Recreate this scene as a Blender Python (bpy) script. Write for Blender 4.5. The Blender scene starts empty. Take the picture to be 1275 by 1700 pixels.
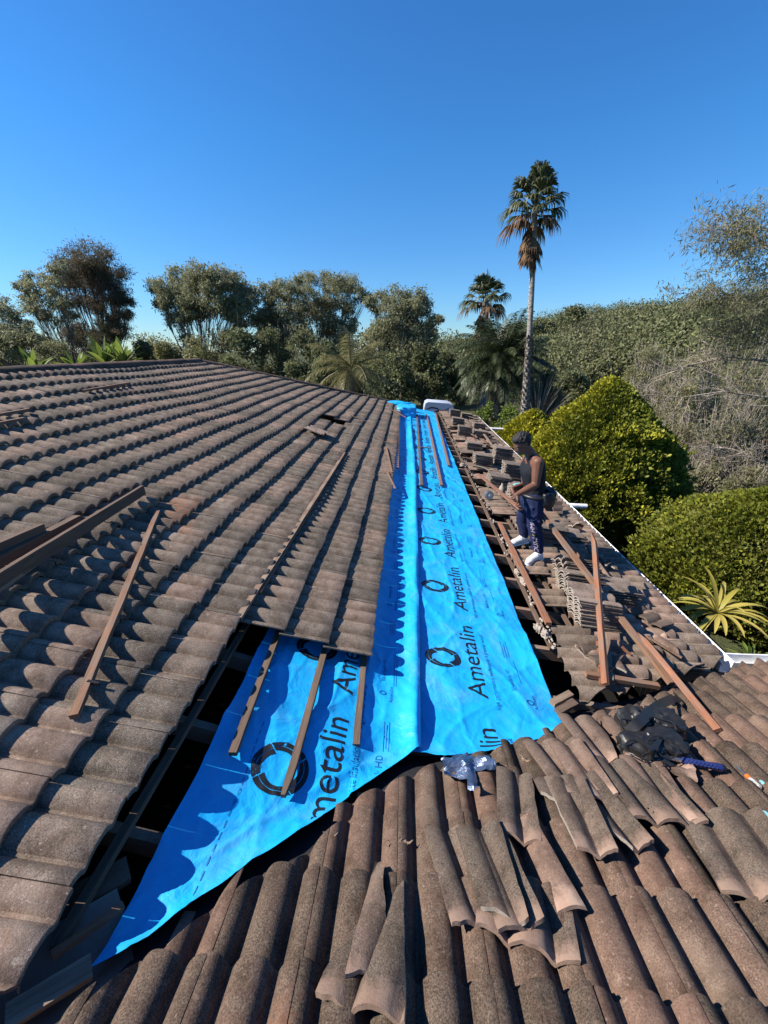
import bpy, bmesh, math, random
import numpy as np
from mathutils import Vector, Matrix, noise, Euler
rnd = random.Random(7); nr = np.random.RandomState(7)
SC = bpy.context.scene
COL = SC.collection
R = math.radians
# ------------------------------------------------------------------ camera
PITCH = math.atan(270 / 650.0); YAW = math.atan(40.5 / math.hypot(650.0, 270.0))
cam_d = bpy.data.cameras.new('camera'); cam = bpy.data.objects.new('camera', cam_d); COL.objects.link(cam)
cam.location = (0, 0, 0); cam.rotation_euler = (math.pi / 2 - PITCH, 0, YAW)
cam_d.sensor_fit = 'VERTICAL'; cam_d.sensor_height = 36.0; cam_d.lens = 36.0 * 650.0 / 1700.0
cam_d.clip_start = 0.05; cam_d.clip_end = 3000
SC.camera = cam
# ------------------------------------------------------------------ light
SUN_EL = 40.5; SUN_AZ = 183.0       # direction towards the sun: azimuth measured ccw from +x
w = bpy.data.worlds.new('World'); SC.world = w; w.use_nodes = True
nt = w.node_tree; nt.nodes.clear()
sky = nt.nodes.new('ShaderNodeTexSky'); sky.sky_type = 'NISHITA'; sky.sun_disc = False
sky.sun_elevation = R(SUN_EL); sky.sun_rotation = R(90 - SUN_AZ)
sky.altitude = 0; sky.air_density = 1.0; sky.dust_density = 0.0; sky.ozone_density = 3.0
bgn = nt.nodes.new('ShaderNodeBackground'); bgn.inputs[1].default_value = 0.066
wo = nt.nodes.new('ShaderNodeOutputWorld')
tc_ = nt.nodes.new('ShaderNodeTexCoord'); sx_ = nt.nodes.new('ShaderNodeSeparateXYZ'); rp_ = nt.nodes.new('ShaderNodeValToRGB'); mx_ = nt.nodes.new('ShaderNodeMix')
mx_.data_type = 'RGBA'; mx_.blend_type = 'MULTIPLY'; mx_.inputs['Factor'].default_value = 1.0
nt.links.new(tc_.outputs['Generated'], sx_.inputs[0]); nt.links.new(sx_.outputs['Z'], rp_.inputs['Fac'])
SKYT = [(0.0, (0.58, 0.80, 1.05)), (0.12, (0.50, 0.88, 1.22)), (0.35, (0.36, 0.95, 1.42)), (0.8, (0.34, 0.80, 1.40))]
while len(rp_.color_ramp.elements) < 4: rp_.color_ramp.elements.new(0.5)
for el_, (p_, c_) in zip(rp_.color_ramp.elements, SKYT): el_.position = p_; el_.color = (*c_, 1)
nt.links.new(sky.outputs[0], mx_.inputs['A']); nt.links.new(rp_.outputs['Color'], mx_.inputs['B'])
nt.links.new(mx_.outputs['Result'], bgn.inputs[0]); nt.links.new(bgn.outputs[0], wo.inputs[0])
sl = bpy.data.lights.new('sun', 'SUN'); sl.energy = 5.0; sl.angle = R(0.5); sl.color = (1.0, 0.94, 0.86)
so = bpy.data.objects.new('sun', sl); COL.objects.link(so)
a = R(SUN_AZ); e = R(SUN_EL)
sd = Vector((math.cos(e) * math.cos(a), math.cos(e) * math.sin(a), math.sin(e)))
so.rotation_euler = (-sd).to_track_quat('-Z', 'Y').to_euler(); so.location = sd * 60
SC.view_settings.view_transform = 'Standard'; SC.view_settings.look = 'None'
SC.view_settings.exposure = 0.98; SC.view_settings.gamma = 1.0
SC.render.resolution_x = 768; SC.render.resolution_y = 1024

# ------------------------------------------------------------------ helpers
def ray(px, py):                       # direction through a point of the photograph (house axes)
    u = (px - 637.5) / 650.0; v = (py - 850) / 650.0
    fw = math.cos(PITCH) - v * math.sin(PITCH); z = -(v * math.cos(PITCH) + math.sin(PITCH))
    return np.array([u * math.cos(YAW) - fw * math.sin(YAW), u * math.sin(YAW) + fw * math.cos(YAW), z])
def at(px, py, Y):
    d = ray(px, py); return d * (Y / d[1])
T1 = math.tan(R(18.16))
R1 = (-1.696, 0.0, -T1); R2 = (-2.221, -T1, 0.0); R3 = (-2.230, -0.1426, 0.0)
def on(px, py, pl, lift=0.0):
    d = ray(px, py); return d * ((pl[0] + lift) / (d[2] - pl[1] * d[0] - pl[2] * d[1]))
def zp(pl, x, y): return pl[0] + pl[1] * x + pl[2] * y

def tag(o, label=None, cat=None, group=None, kind=None):
    if label: o['label'] = label
    if cat: o['category'] = cat
    if group: o['group'] = group
    if kind: o['kind'] = kind
    return o
def empty(name, loc, label, cat, group=None, rot=(0, 0, 0)):
    o = bpy.data.objects.new(name, None); COL.objects.link(o); o.location = loc; o.rotation_euler = rot
    o.empty_display_size = 0.1
    return tag(o, label, cat, group)
def link(name, me, mat, parent=None, smooth=False):
    o = bpy.data.objects.new(name, me); COL.objects.link(o)
    if mat is not None: me.materials.clear(); me.materials.append(mat)
    if parent is not None:
        o.parent = parent
        o.matrix_parent_inverse = Matrix.Identity(4)
    if smooth: me.polygons.foreach_set('use_smooth', [True] * len(me.polygons))
    elif len(me.polygons) < 250000: me.set_sharp_from_angle(angle=math.radians(38))
    return o
def npmesh(name, V, F, attrs=None):
    """V (n,3); F (m,k) with constant k (or list of such arrays)"""
    me = bpy.data.meshes.new(name); V = np.asarray(V, dtype=np.float32)
    Fs = F if isinstance(F, list) and len(F) and isinstance(F[0], np.ndarray) else [np.array(F)]
    Fs = [np.asarray(f, dtype=np.int32) for f in Fs if len(f)]
    nl = sum(f.size for f in Fs); nf = sum(len(f) for f in Fs)
    me.vertices.add(len(V)); me.vertices.foreach_set('co', V.ravel())
    me.loops.add(nl); me.loops.foreach_set('vertex_index', np.concatenate([f.ravel() for f in Fs]))
    me.polygons.add(nf)
    st = []; c = 0
    for f in Fs:
        k = f.shape[1]; st.append(np.arange(len(f)) * k + c); c += f.size
    me.polygons.foreach_set('loop_start', np.concatenate(st).astype(np.int32))
    me.update(calc_edges=True)
    if attrs:
        for n, a_ in attrs.items():
            at_ = me.attributes.new(n, 'FLOAT', 'POINT'); at_.data.foreach_set('value', np.asarray(a_, dtype=np.float32))
    return me
def bm_mesh(bm, name='mesh'):
    me = bpy.data.meshes.new(name); bm.to_mesh(me); bm.free(); return me
class MB:
    """collects numpy pieces into one mesh"""
    def __init__(s): s.V = []; s.F = {}; s.n = 0; s.A = []
    def add(s, V, F, t=0.0):
        V = np.asarray(V, float); F = np.asarray(F, int)
        s.V.append(V); s.F.setdefault(F.shape[1], []).append(F + s.n); s.n += len(V)
        s.A.append(np.full(len(V), t) if np.isscalar(t) else np.asarray(t))
        return s
    def box(s, c, size, rot=None, t=0.0, taper=None):
        h = np.array(size) / 2.0
        P = np.array([[x, y, z] for z in (-1, 1) for y in (-1, 1) for x in (-1, 1)], float) * h
        if rot is not None: P = P @ np.array(Euler(rot).to_matrix()).T
        P = P + np.array(c)
        F = [[0, 2, 3, 1], [4, 5, 7, 6], [0, 1, 5, 4], [2, 6, 7, 3], [0, 4, 6, 2], [1, 3, 7, 5]]
        return s.add(P, F, t)
    def beam(s, A, B, w_, h_, up=(0, 0, 1), t=0.0):
        """bar from A to B, top face through the line A-B when up given"""
        A = np.array(A, float); B = np.array(B, float); d = B - A; L = np.linalg.norm(d); d /= L
        up = np.array(up, float); sx = np.cross(d, up); sx /= np.linalg.norm(sx); uz = np.cross(sx, d)
        P = []
        for q in (A, B):
            for i, j in ((-1, -1), (1, -1), (1, 1), (-1, 1)):
                P.append(q + sx * i * w_ / 2 + uz * (j * h_ / 2))
        F = [[0, 1, 2, 3], [7, 6, 5, 4], [0, 4, 5, 1], [1, 5, 6, 2], [2, 6, 7, 3], [3, 7, 4, 0]]
        return s.add(P, F, t)
    def tube(s, pts, rad, sides=6, t=0.0, cap=True):
        pts = np.array(pts, float); n = len(pts); rad = np.broadcast_to(np.array(rad, float), (n,))
        V = []; d0 = None; prev = None
        for i in range(n):
            d = pts[min(i + 1, n - 1)] - pts[max(i - 1, 0)]; d = d / (np.linalg.norm(d) + 1e-9)
            if prev is None:
                a_ = np.array([0, 0, 1.0]) if abs(d[2]) < 0.9 else np.array([1.0, 0, 0])
                p_ = np.cross(d, a_)
            else: p_ = prev - d * np.dot(prev, d)
            p_ /= np.linalg.norm(p_) + 1e-9; prev = p_; q_ = np.cross(d, p_)
            for k in range(sides):
                an = 2 * math.pi * k / sides
                V.append(pts[i] + (p_ * math.cos(an) + q_ * math.sin(an)) * rad[i])
        F = []
        for i in range(n - 1):
            for k in range(sides):
                a0 = i * sides + k; a1 = i * sides + (k + 1) % sides
                F.append([a0, a1, a1 + sides, a0 + sides])
        s.add(V, F, t)
        return s
    def mesh(s, name='mesh'):
        return npmesh(name, np.concatenate(s.V), [np.concatenate(f) for f in s.F.values()], {'tint': np.concatenate(s.A)})
    def build(s, name, mat, parent=None, smooth=False): return link(name, s.mesh(name), mat, parent, smooth)

# ------------------------------------------------------------------ materials
class NT:
    def __init__(s, name, rough=0.8, spec=0.3):
        s.m = bpy.data.materials.new(name); s.m.use_nodes = True; s.t = s.m.node_tree
        s.b = s.t.nodes['Principled BSDF']; s.b.inputs['Roughness'].default_value = rough
        s.b.inputs['Specular IOR Level'].default_value = spec
        s.co = None
    def n(s, kind, **kw):
        x = s.t.nodes.new('ShaderNode' + kind)
        for k, v in kw.items(): setattr(x, k, v)
        return x
    def coord(s):
        if s.co is None: s.co = s.n('TexCoord')
        return s.co.outputs['Object']
    def noise(s, scale, detail=3, rough=0.6, vec=None, dist=0.0):
        x = s.n('TexNoise'); x.inputs['Scale'].default_value = scale; x.inputs['Detail'].default_value = detail
        x.inputs['Roughness'].default_value = rough; x.inputs['Distortion'].default_value = dist
        s.t.links.new(vec if vec is not None else s.coord(), x.inputs['Vector']); return x.outputs['Fac']
    def ramp(s, fac, stops, interp='LINEAR'):
        x = s.n('ValToRGB'); cr = x.color_ramp; cr.interpolation = interp
        while len(cr.elements) < len(stops): cr.elements.new(0.5)
        for el, (p_, c) in zip(cr.elements, stops):
            el.position = p_; el.color = (*c, 1) if len(c) == 3 else c
        s.t.links.new(fac, x.inputs['Fac']); return x.outputs['Color']
    def mix(s, fac, a_, b_, mode='MIX'):
        x = s.n('Mix', data_type='RGBA', blend_type=mode)
        for inp, v in ((x.inputs['Factor'], fac), (x.inputs['A'], a_), (x.inputs['B'], b_)):
            if isinstance(v, (int, float)): inp.default_value = v
            elif isinstance(v, tuple): inp.default_value = (*v, 1)
            else: s.t.links.new(v, inp)
        return x.outputs['Result']
    def math(s, op, a_, b_=0.0):
        x = s.n('Math', operation=op)
        for i, v in enumerate((a_, b_)):
            if isinstance(v, (int, float)): x.inputs[i].default_value = v
            else: s.t.links.new(v, x.inputs[i])
        return x.outputs[0]
    def attr(s, name): return s.n('Attribute', attribute_name=name).outputs['Fac']
    def island(s): return s.n('NewGeometry').outputs['Random Per Island']
    def color(s, c):
        if isinstance(c, tuple): s.b.inputs['Base Color'].default_value = (*c, 1)
        else: s.t.links.new(c, s.b.inputs['Base Color'])
        return s
    def bump(s, h, strength=0.5, dist=0.01):
        x = s.n('Bump'); x.inputs['Strength'].default_value = strength; x.inputs['Distance'].default_value = dist
        s.t.links.new(h, x.inputs['Height']); s.t.links.new(x.outputs[0], s.b.inputs['Normal']); return s

def mat_tile(name, dark, light, red, rust=(0.36, 0.14, 0.06), redamt=0.5, head=False):
    k = NT(name, 0.9, 0.15)
    fine = k.noise(190, 3, 0.75); mid = k.noise(26, 4, 0.65); big = k.noise(2.3, 3, 0.6)
    tint = k.attr('tint')
    c = k.mix(k.ramp(fine, [(0.38, (0, 0, 0)), (0.64, (1, 1, 1))]), dark, light)
    c = k.mix(k.math('MULTIPLY', k.ramp(tint, [(0.35, (0, 0, 0)), (1.0, (1, 1, 1))]), redamt), c, red)
    c = k.mix(k.ramp(mid, [(0.42, (0, 0, 0)), (0.72, (0.45, 0.45, 0.45))]), c, red)
    c = k.mix(k.ramp(big, [(0.60, (0, 0, 0)), (0.76, (0.5, 0.5, 0.5))]), c, light)
    grime = k.ramp(k.noise(9, 5, 0.7), [(0.32, (0.36, 0.34, 0.31)), (0.58, (1, 1, 1))])
    c = k.mix(0.8, c, grime, 'MULTIPLY')
    lich = k.ramp(k.noise(13, 6, 0.8, dist=1.0), [(0.60, (0, 0, 0)), (0.68, (.55, .55, .55))])
    c = k.mix(lich, c, tuple(v * 1.25 for v in light))
    soot = k.ramp(k.noise(5, 6, 0.75, dist=0.8), [(0.58, (0, 0, 0)), (0.72, (.6, .6, .6))])
    c = k.mix(soot, c, tuple(v * .55 for v in dark))
    speck = k.ramp(k.noise(75, 2, 0.5), [(0.66, (0, 0, 0)), (0.74, (1, 1, 1))])
    c = k.mix(k.math('MULTIPLY', speck, 0.35), c, tuple(min(1, v * 1.7) for v in light))
    rs = k.ramp(k.noise(1.1, 2, 0.4), [(0.70, (0, 0, 0)), (0.78, (0.6, 0.6, 0.6))])
    c = k.mix(k.math('MULTIPLY', rs, k.ramp(mid, [(0.4, (0, 0, 0)), (0.6, (1, 1, 1))])), c, rust)
    if head:
        h = k.attr('head')
        hc = k.mix(k.noise(14, 3, 0.6), (0.20, 0.115, 0.08), (0.33, 0.24, 0.18))
        c = k.mix(k.ramp(k.math('ADD', h, k.math('MULTIPLY', k.math('SUBTRACT', k.noise(9, 5, 0.75), 0.5), 1.6)), [(0.45, (0, 0, 0)), (0.85, (.9, .9, .9))]), c, hc)
    br = k.math('ADD', k.math('MULTIPLY', tint, 0.55), 0.72)
    bc = k.n('CombineColor'); [k.t.links.new(br, bc.inputs[i]) for i in range(3)]
    c = k.mix(1.0, c, bc.outputs[0], 'MULTIPLY')
    k.color(c)
    k.bump(k.math('ADD', k.math('MULTIPLY', fine, 0.5), k.math('MULTIPLY', mid, 0.7)), 0.55, 0.006)
    return k.m
M = {}
M['tile_grey'] = mat_tile('weathered_tile_grey', (0.085, 0.066, 0.050), (0.34, 0.285, 0.22), (0.20, 0.125, 0.09), redamt=0.55)
M['tile_red'] = mat_tile('weathered_tile_red', (0.043, 0.030, 0.023), (0.18, 0.136, 0.098), (0.122, 0.066, 0.047), redamt=0.55)
M['tile_dust'] = mat_tile('dusty_tile', (0.12, 0.09, 0.068), (0.37, 0.29, 0.215), (0.24, 0.15, 0.11), redamt=0.7)
M['tile_stack'] = mat_tile('stacked_tile', (0.11, 0.088, 0.07), (0.34, 0.285, 0.225), (0.21, 0.14, 0.11), redamt=0.5)
M['tile_loose'] = mat_tile('loose_tile', (0.060, 0.045, 0.034), (0.19, 0.152, 0.115), (0.13, 0.075, 0.055), redamt=0.6, head=True)
def mat_wood(name, a_, b_, c_=None, rough=0.8, ax=(1, 1, 1)):
    k = NT(name, rough, 0.2)
    mp = k.n('Mapping'); mp.inputs['Scale'].default_value = (60, 60, 3) if ax == (1, 1, 1) else ax
    k.t.links.new(k.coord(), mp.inputs['Vector'])
    g = k.noise(1.0, 5, 0.7, mp.outputs[0], 0.6); p = k.noise(4, 3, 0.6)
    c = k.mix(k.ramp(g, [(0.3, (0, 0, 0)), (0.7, (1, 1, 1))]), a_, b_)
    if c_: c = k.mix(k.ramp(p, [(0.45, (0, 0, 0)), (0.65, (1, 1, 1))]), c, c_)
    k.color(c); k.bump(g, 0.5, 0.004); return k.m
M['batten'] = mat_wood('old_red_batten', (0.11, 0.055, 0.033), (0.27, 0.155, 0.095), (0.17, 0.125, 0.095), ax=(60, 3, 60))
M['batten_grey'] = mat_wood('grey_weathered_wood', (0.12, 0.085, 0.06), (0.30, 0.22, 0.155), (0.17, 0.10, 0.065), ax=(60, 3, 60))
M['batten_brown'] = mat_wood('brown_batten', (0.062, 0.042, 0.030), (0.17, 0.115, 0.080), (0.11, 0.075, 0.055), ax=(60, 3, 60))
M['batten_rust'] = mat_wood('orange_split_batten', (0.13, 0.052, 0.028), (0.30, 0.14, 0.080), (0.17, 0.11, 0.08), ax=(60, 3, 60))
M['rafter'] = mat_wood('rafter_timber', (0.16, 0.10, 0.07), (0.32, 0.21, 0.145), (0.24, 0.19, 0.15), ax=(3, 60, 60))
k = NT('mortar', 0.95, 0.1); n_ = k.noise(40, 4, 0.7)
k.color(k.mix(n_, (0.20, 0.155, 0.12), (0.42, 0.37, 0.31))).bump(n_, 0.8, 0.01); M['mortar'] = k.m
k = NT('broken_concrete', 0.95, 0.1); n_ = k.noise(120, 3, 0.7)
k.color(k.mix(n_, (0.17, 0.14, 0.115), (0.36, 0.315, 0.26))).bump(n_, 0.7, 0.004); M['broken'] = k.m
k = NT('white_metal', 0.45, 0.5); n_ = k.noise(7, 4, 0.7)
k.color(k.mix(k.ramp(n_, [(0.45, (0, 0, 0)), (0.75, (1, 1, 1))]), (0.78, 0.78, 0.76), (0.50, 0.47, 0.42))); M['white'] = k.m
k = NT('dark_void', 0.95, 0.05); k.color((0.012, 0.011, 0.010)); M['void'] = k.m  # near-black colour carries the gloom of the unlit roof space
k = NT('brick_wall', 0.9, 0.2); bt = k.n('TexBrick'); bt.inputs['Scale'].default_value = 4.0
bt.inputs['Color1'].default_value = (0.30, 0.16, 0.10, 1); bt.inputs['Color2'].default_value = (0.24, 0.12, 0.08, 1); bt.inputs['Mortar'].default_value = (0.42, 0.38, 0.33, 1)
k.t.links.new(k.coord(), bt.inputs['Vector']); k.color(bt.outputs['Color']); M['brick'] = k.m
k = NT('valley_metal', 0.5, 0.5); n_ = k.noise(9, 5, 0.7)
k.color(k.mix(n_, (0.075, 0.062, 0.052), (0.19, 0.165, 0.14))).bump(n_, 0.4, 0.004); M['valley'] = k.m
k = NT('matt_black', 0.85, 0.2); n_ = k.noise(30, 4, 0.6); k.color((0.018, 0.018, 0.02)).bump(n_, 0.6, 0.01); M['black'] = k.m
# blue sarking: creases are real mesh plus a fine bump of the film
k = NT('blue_sarking', 0.42, 0.45)
n1 = k.noise(5.5, 4, 0.55, dist=0.8); n2 = k.noise(38, 3, 0.6)
dust = k.math('MULTIPLY', k.ramp(k.noise(2.3, 6, 0.7, dist=1.2), [(0.50, (0, 0, 0)), (0.74, (.42, .42, .42))]), k.ramp(k.noise(30, 4, 0.7), [(0.3, (.3, .3, .3)), (0.7, (1, 1, 1))]))
k.color(k.mix(dust, k.mix(k.ramp(n1, [(0.3, (0, 0, 0)), (0.7, (1, 1, 1))]), (0.007, 0.305, 0.64), (0.010, 0.355, 0.72)), (0.20, 0.34, 0.44)))
vo = k.n('TexVoronoi', feature='DISTANCE_TO_EDGE'); vo.inputs['Scale'].default_value = 3.2
wv = k.n('TexNoise'); wv.inputs['Scale'].default_value = 4.0; k.t.links.new(k.coord(), wv.inputs['Vector'])
k.t.links.new(k.mix(0.35, k.coord(), wv.outputs['Color']), vo.inputs['Vector'])
cr = k.ramp(vo.outputs['Distance'], [(0.0, (1, 1, 1)), (0.09, (0, 0, 0))])
k.bump(k.math('ADD', k.math('ADD', k.math('MULTIPLY', n1, 1.0), k.math('MULTIPLY', n2, 0.10)), k.math('MULTIPLY', cr, 0.16)), 0.60, 0.022)
M['blue'] = k.m
k = NT('black_print', 0.55, 0.3); k.color((0.010, 0.012, 0.016)); M['print'] = k.m
k = NT('faint_print', 0.55, 0.3); k.color((0.006, 0.09, 0.26)); M['faint'] = k.m
k = NT('foil', 0.28, 0.6); k.b.inputs['Metallic'].default_value = 0.85; n_ = k.noise(22, 4, 0.7, dist=1.0)
k.b.inputs['Roughness'].default_value = .38; k.color((0.20, 0.25, 0.34)).bump(n_, 0.5, 0.02); M['foil'] = k.m

# ------------------------------------------------------------------ roof tiles
GAUGE = 0.3057; COVER = 0.3; TL = 0.36
def prof(u, H=0.054):
    w_ = ((u + 0.075) % 0.15 - 0.075) / 0.075
    w_ = np.clip(np.abs(w_) / 0.94, 0, 1)
    return H * (1 - w_ ** 2.7)
def tile_local(nu=22, L=TL, H=0.054, th=0.034, lift=0.046):
    us = np.linspace(0.0012, COVER - 0.0012, nu + 1)
    ss = np.array([0.0, 0.34 * L, 0.7 * L, L - 0.006, L])
    hh = prof(us, H)
    V = []
    for i, s_ in enumerate(ss):
        z = hh + lift * s_ / L - (0.0035 if i == len(ss) - 1 else 0)
        z[0] -= 0.0025; z[-1] -= 0.0025
        V.append(np.stack([us, np.full_like(us, s_), z], 1))
    nS = len(ss); n = nu + 1
    V.append(np.stack([us, np.full_like(us, L), hh + lift - th], 1))          # butt bottom
    base = np.concatenate(V)
    F = []
    for i in range(nS):
        for j in range(nu):
            a_ = i * n + j; F.append([a_, a_ + n, a_ + n + 1, a_ + 1])
    sl_ = [base[i * n] - [0, 0, 0.012] for i in range(nS)]; sr = [base[i * n + nu] - [0, 0, 0.012] for i in range(nS)]
    o1 = len(base); o2 = o1 + nS
    for i in range(nS - 1):
        F.append([i * n, o1 + i, o1 + i + 1, (i + 1) * n]); F.append([i * n + nu, (i + 1) * n + nu, o2 + i + 1, o2 + i])
    return np.concatenate([base, sl_, sr]), np.array(F)
def tile_field(name, parent, mat, O, U, S, tiles, cuts=(), jit=1.0, nu=22, seed=1, cutjit=0.02, sag=None):
    """tiles: list of (u0, s0); cuts: list of (point, outward normal): everything outside is removed"""
    rs = np.random.RandomState(seed)
    O = np.array(O, float); U = np.array(U, float); S = np.array(S, float); N = np.cross(U, S); N *= np.sign(N[2])
    base, F = tile_local(nu)
    VV = []; FF = []; TT = []; n = 0
    for (u0, s0) in tiles:
        b = base.copy(); tint = rs.rand()
        an = rs.normal(0, 0.004) * jit; b[:, :2] = (b[:, :2] - [0.15, 0.2]) @ np.array([[1, an], [-an, 1]]) + [0.15, 0.2]
        b[:, 1] += rs.normal(0, 0.003) * jit; b[:, 2] += abs(rs.normal(0, 0.0018)) * jit + (b[:, 0] - 0.15) * rs.normal(0, 0.004) * jit
        wv_ = b[:, :1] + u0; sv = b[:, 1:2] + s0
        P = O + U * wv_ + S * sv + N * b[:, 2:3]
        if sag is not None: P[:, 2] += sag(P[:, 0], P[:, 1])
        f = F; drop = False
        for (cp, cn) in cuts:
            d = (P - np.array(cp)) @ np.array(cn)
            if d.min() > 0: drop = True; break
            if d.max() > 0.0:
                bm = bmesh.new(); vs = [bm.verts.new(v) for v in P]
                for q in f:
                    try: bm.faces.new([vs[i] for i in q])
                    except ValueError: pass
                c2 = Vector(cp) - Vector(cn) * rs.uniform(0, cutjit)
                an2 = rs.normal(0, 0.12); nn = Matrix.Rotation(an2, 3, 'Z') @ Vector(cn)
                mid = P.mean(0); c2 = c2 + (Vector(mid) - c2) - Vector(cn) * (Vector(mid) - c2).dot(Vector(cn))
                bmesh.ops.bisect_plane(bm, geom=bm.verts[:] + bm.edges[:] + bm.faces[:], plane_co=c2, plane_no=nn, clear_outer=True)
                ed = [e_ for e_ in bm.edges if e_.is_boundary and all(abs((v.co - c2).dot(nn)) < 1e-4 for v in e_.verts)]
                if ed:
                    r_ = bmesh.ops.extrude_edge_only(bm, edges=ed)
                    for v in [g for g in r_['geom'] if isinstance(g, bmesh.types.BMVert)]: v.co.z -= 0.02
                bmesh.ops.triangulate(bm, faces=bm.faces[:])
                bm.verts.index_update()
                P = np.array([v.co[:] for v in bm.verts]) if len(bm.verts) else np.zeros((0, 3))
                f = np.array([[v.index for v in q.verts] for q in bm.faces]) if len(bm.faces) else np.zeros((0, 3), int)
                bm.free()
                if len(f) == 0: drop = True; break
        if drop: continue
        VV.append(P); FF.append((f + n)); TT.append(np.full(len(P), tint)); n += len(P)
    q4 = [f for f in FF if f.shape[1] == 4]; q3 = [f for f in FF if f.shape[1] == 3]
    Fl = []
    if q4: Fl.append(np.concatenate(q4))
    if q3: Fl.append(np.concatenate(q3))
    me = npmesh(name, np.concatenate(VV), Fl, {'tint': np.concatenate(TT)})
    return link(name, me, mat, parent)
c18 = math.cos(R(18.16)); s18 = math.sin(R(18.16)); g18 = GAUGE * c18
th3 = math.atan(0.1426); c3 = math.cos(th3); s3 = math.sin(th3)

house = empty('tiled_house', (0.0, 0.0, -5.2), 'long brick house with a weathered brown concrete tile roof half stripped for repair', 'house')
hp = Matrix.Translation((0, 0, 5.2))
def H_(o):                                  # house parts are modelled in world axes
    o.location = (0, 0, 5.2); return o
# sag of the old roof: a few cm over metres
def sag2(x, y): return 0.012 * np.sin(y * 0.9 + x * 0.6) + 0.008 * np.sin(y * 2.1 + 1.3)
# --- R2: long left slope, ridge x=-5.7 -> lower edge x=-0.24
butts = [-0.245 - i * 0.3227 * c18 * 1.0 for i in range(0, 19)]
G2 = 0.3227
tiles = []
for i in range(18):
    s_butt = -0.235 - i * G2 * c18                # x of the butt
    s0 = (s_butt) / c18 - TL - 0.012
    for j in range(-4, 60):
        y0 = 0.10 + j * 0.3
        xm = s_butt - 0.15
        ym = y0 + 0.15
        if ym > xm + 16.95 + 0.3 or ym < xm + 1.2: continue
        if s_butt > -1.3 + 0.2 and ym < 2.35: continue          # stripped corner
        if i == 3 and 1.55 < ym < 1.70: continue
        if i in (4, 5) and 8.95 < ym < 9.75: continue
        if i == 3 and ym < 1.45 and ym > 1.1 and False: continue
        tiles.append((y0, s0))
O2 = np.array([0, 0, R2[0]])
cutA = ((0, 1.62, 0), (0.7071, -0.7071, 0))    # valley line y = x+1.62 ; outside = +x-y
cutB = ((0, 16.75, 0), (-0.7071, 0.7071, 0))   # far hip
H_(tile_field('left_slope_tiles', house, M['tile_grey'], O2, (0, 1, 0), (c18, 0, -s18), tiles, [cutA, cutB], jit=1.7, seed=3, sag=sag2))
# --- R1: foreground slope
tiles = []
for i in range(-7, 9):
    yb = 0.5576 + 0.2905 * i
    for j in range(-12, 22):
        x0 = 0.3 * j
        xm = x0 + 0.15; ym = yb - 0.15
        if yb > 2.98: continue
        if ym - 0.2 > xm + 1.45: continue
        tiles.append((x0, yb / c18 - TL))
cutC = ((0, 1.40, 0), (-0.7071, 0.7071, 0))
cutD = ((.1, 1.42, 0), (-0.44, 0.898, 0))
cutE = ((0, 2.93, 0), (0, 1, 0))
H_(tile_field('front_slope_tiles', house, M['tile_red'], (0, 0, R1[0]), (1, 0, 0), (0, c18, -s18), tiles, [cutC, cutD, cutE], jit=1.7, seed=5, nu=26, cutjit=0.05))
# --- R3: shallow lower slope
tiles = []
for i in range(5):
    xb = 2.90 - i * GAUGE * c3
    for j in range(0, 52):
        y0 = 1.55 + 0.3 * j
        if i == 4 and y0 > 3.0 and rnd.random() < 0.25: continue
        if y0 + .15 < 1.38 + (xb - 0.15) * 0.43: continue
        tiles.append((y0, xb / c3 - TL + (rnd.uniform(-.02, .05) if i == 4 else 0)))
cutF = ((0, 1.63, 0), (0.40, -0.917, 0))
cutG = ((0, 17.0, 0), (0, 1, 0))
H_(tile_field('lower_slope_tiles', house, M['tile_dust'], (0, 0, R3[0]), (0, 1, 0), (c3, 0, -s3), tiles, [cutF, cutG], jit=1.4, seed=9))
# hidden slopes: back and hip end, plus the near slope behind the camera
def slab(P, mat, name, th=0.05):
    m = MB(); P = np.array(P, float); n = len(P)
    V = np.concatenate([P, P - [0, 0, th]])
    F4 = [[i, (i + 1) % n, (i + 1) % n + n, i + n] for i in range(n)]
    m.add(V, F4); m2 = np.array([list(range(n))]); m.F.setdefault(n, []).append(m2); m.F[n].append(m2[:, ::-1] + n)
    return H_(m.build(name, mat, house))
RX, RZ = -5.72, -2.221 + T1 * 5.72
slab([(RX, -4.1, RZ), (RX, 11.05, RZ), (RX - 5.5, 16.5, RZ - 5.5 * T1), (RX - 5.5, -9, RZ - 5.5 * T1), ], M['tile_grey'], 'back_slope')
slab([(RX, 11.05, RZ), (RX - 5.5, 16.55, RZ - 5.5 * T1), (0, 16.75, -2.25), (RX + 0.02, 11.07, RZ)][:3], M['tile_grey'], 'end_slope')
slab([(-4, -1.75, -1.12), (6.5, -1.75, -1.12), (6.5, -7.5, -3.1), (-9, -7.5, -3.1)], M['tile_red'], 'rear_slope')
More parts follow.
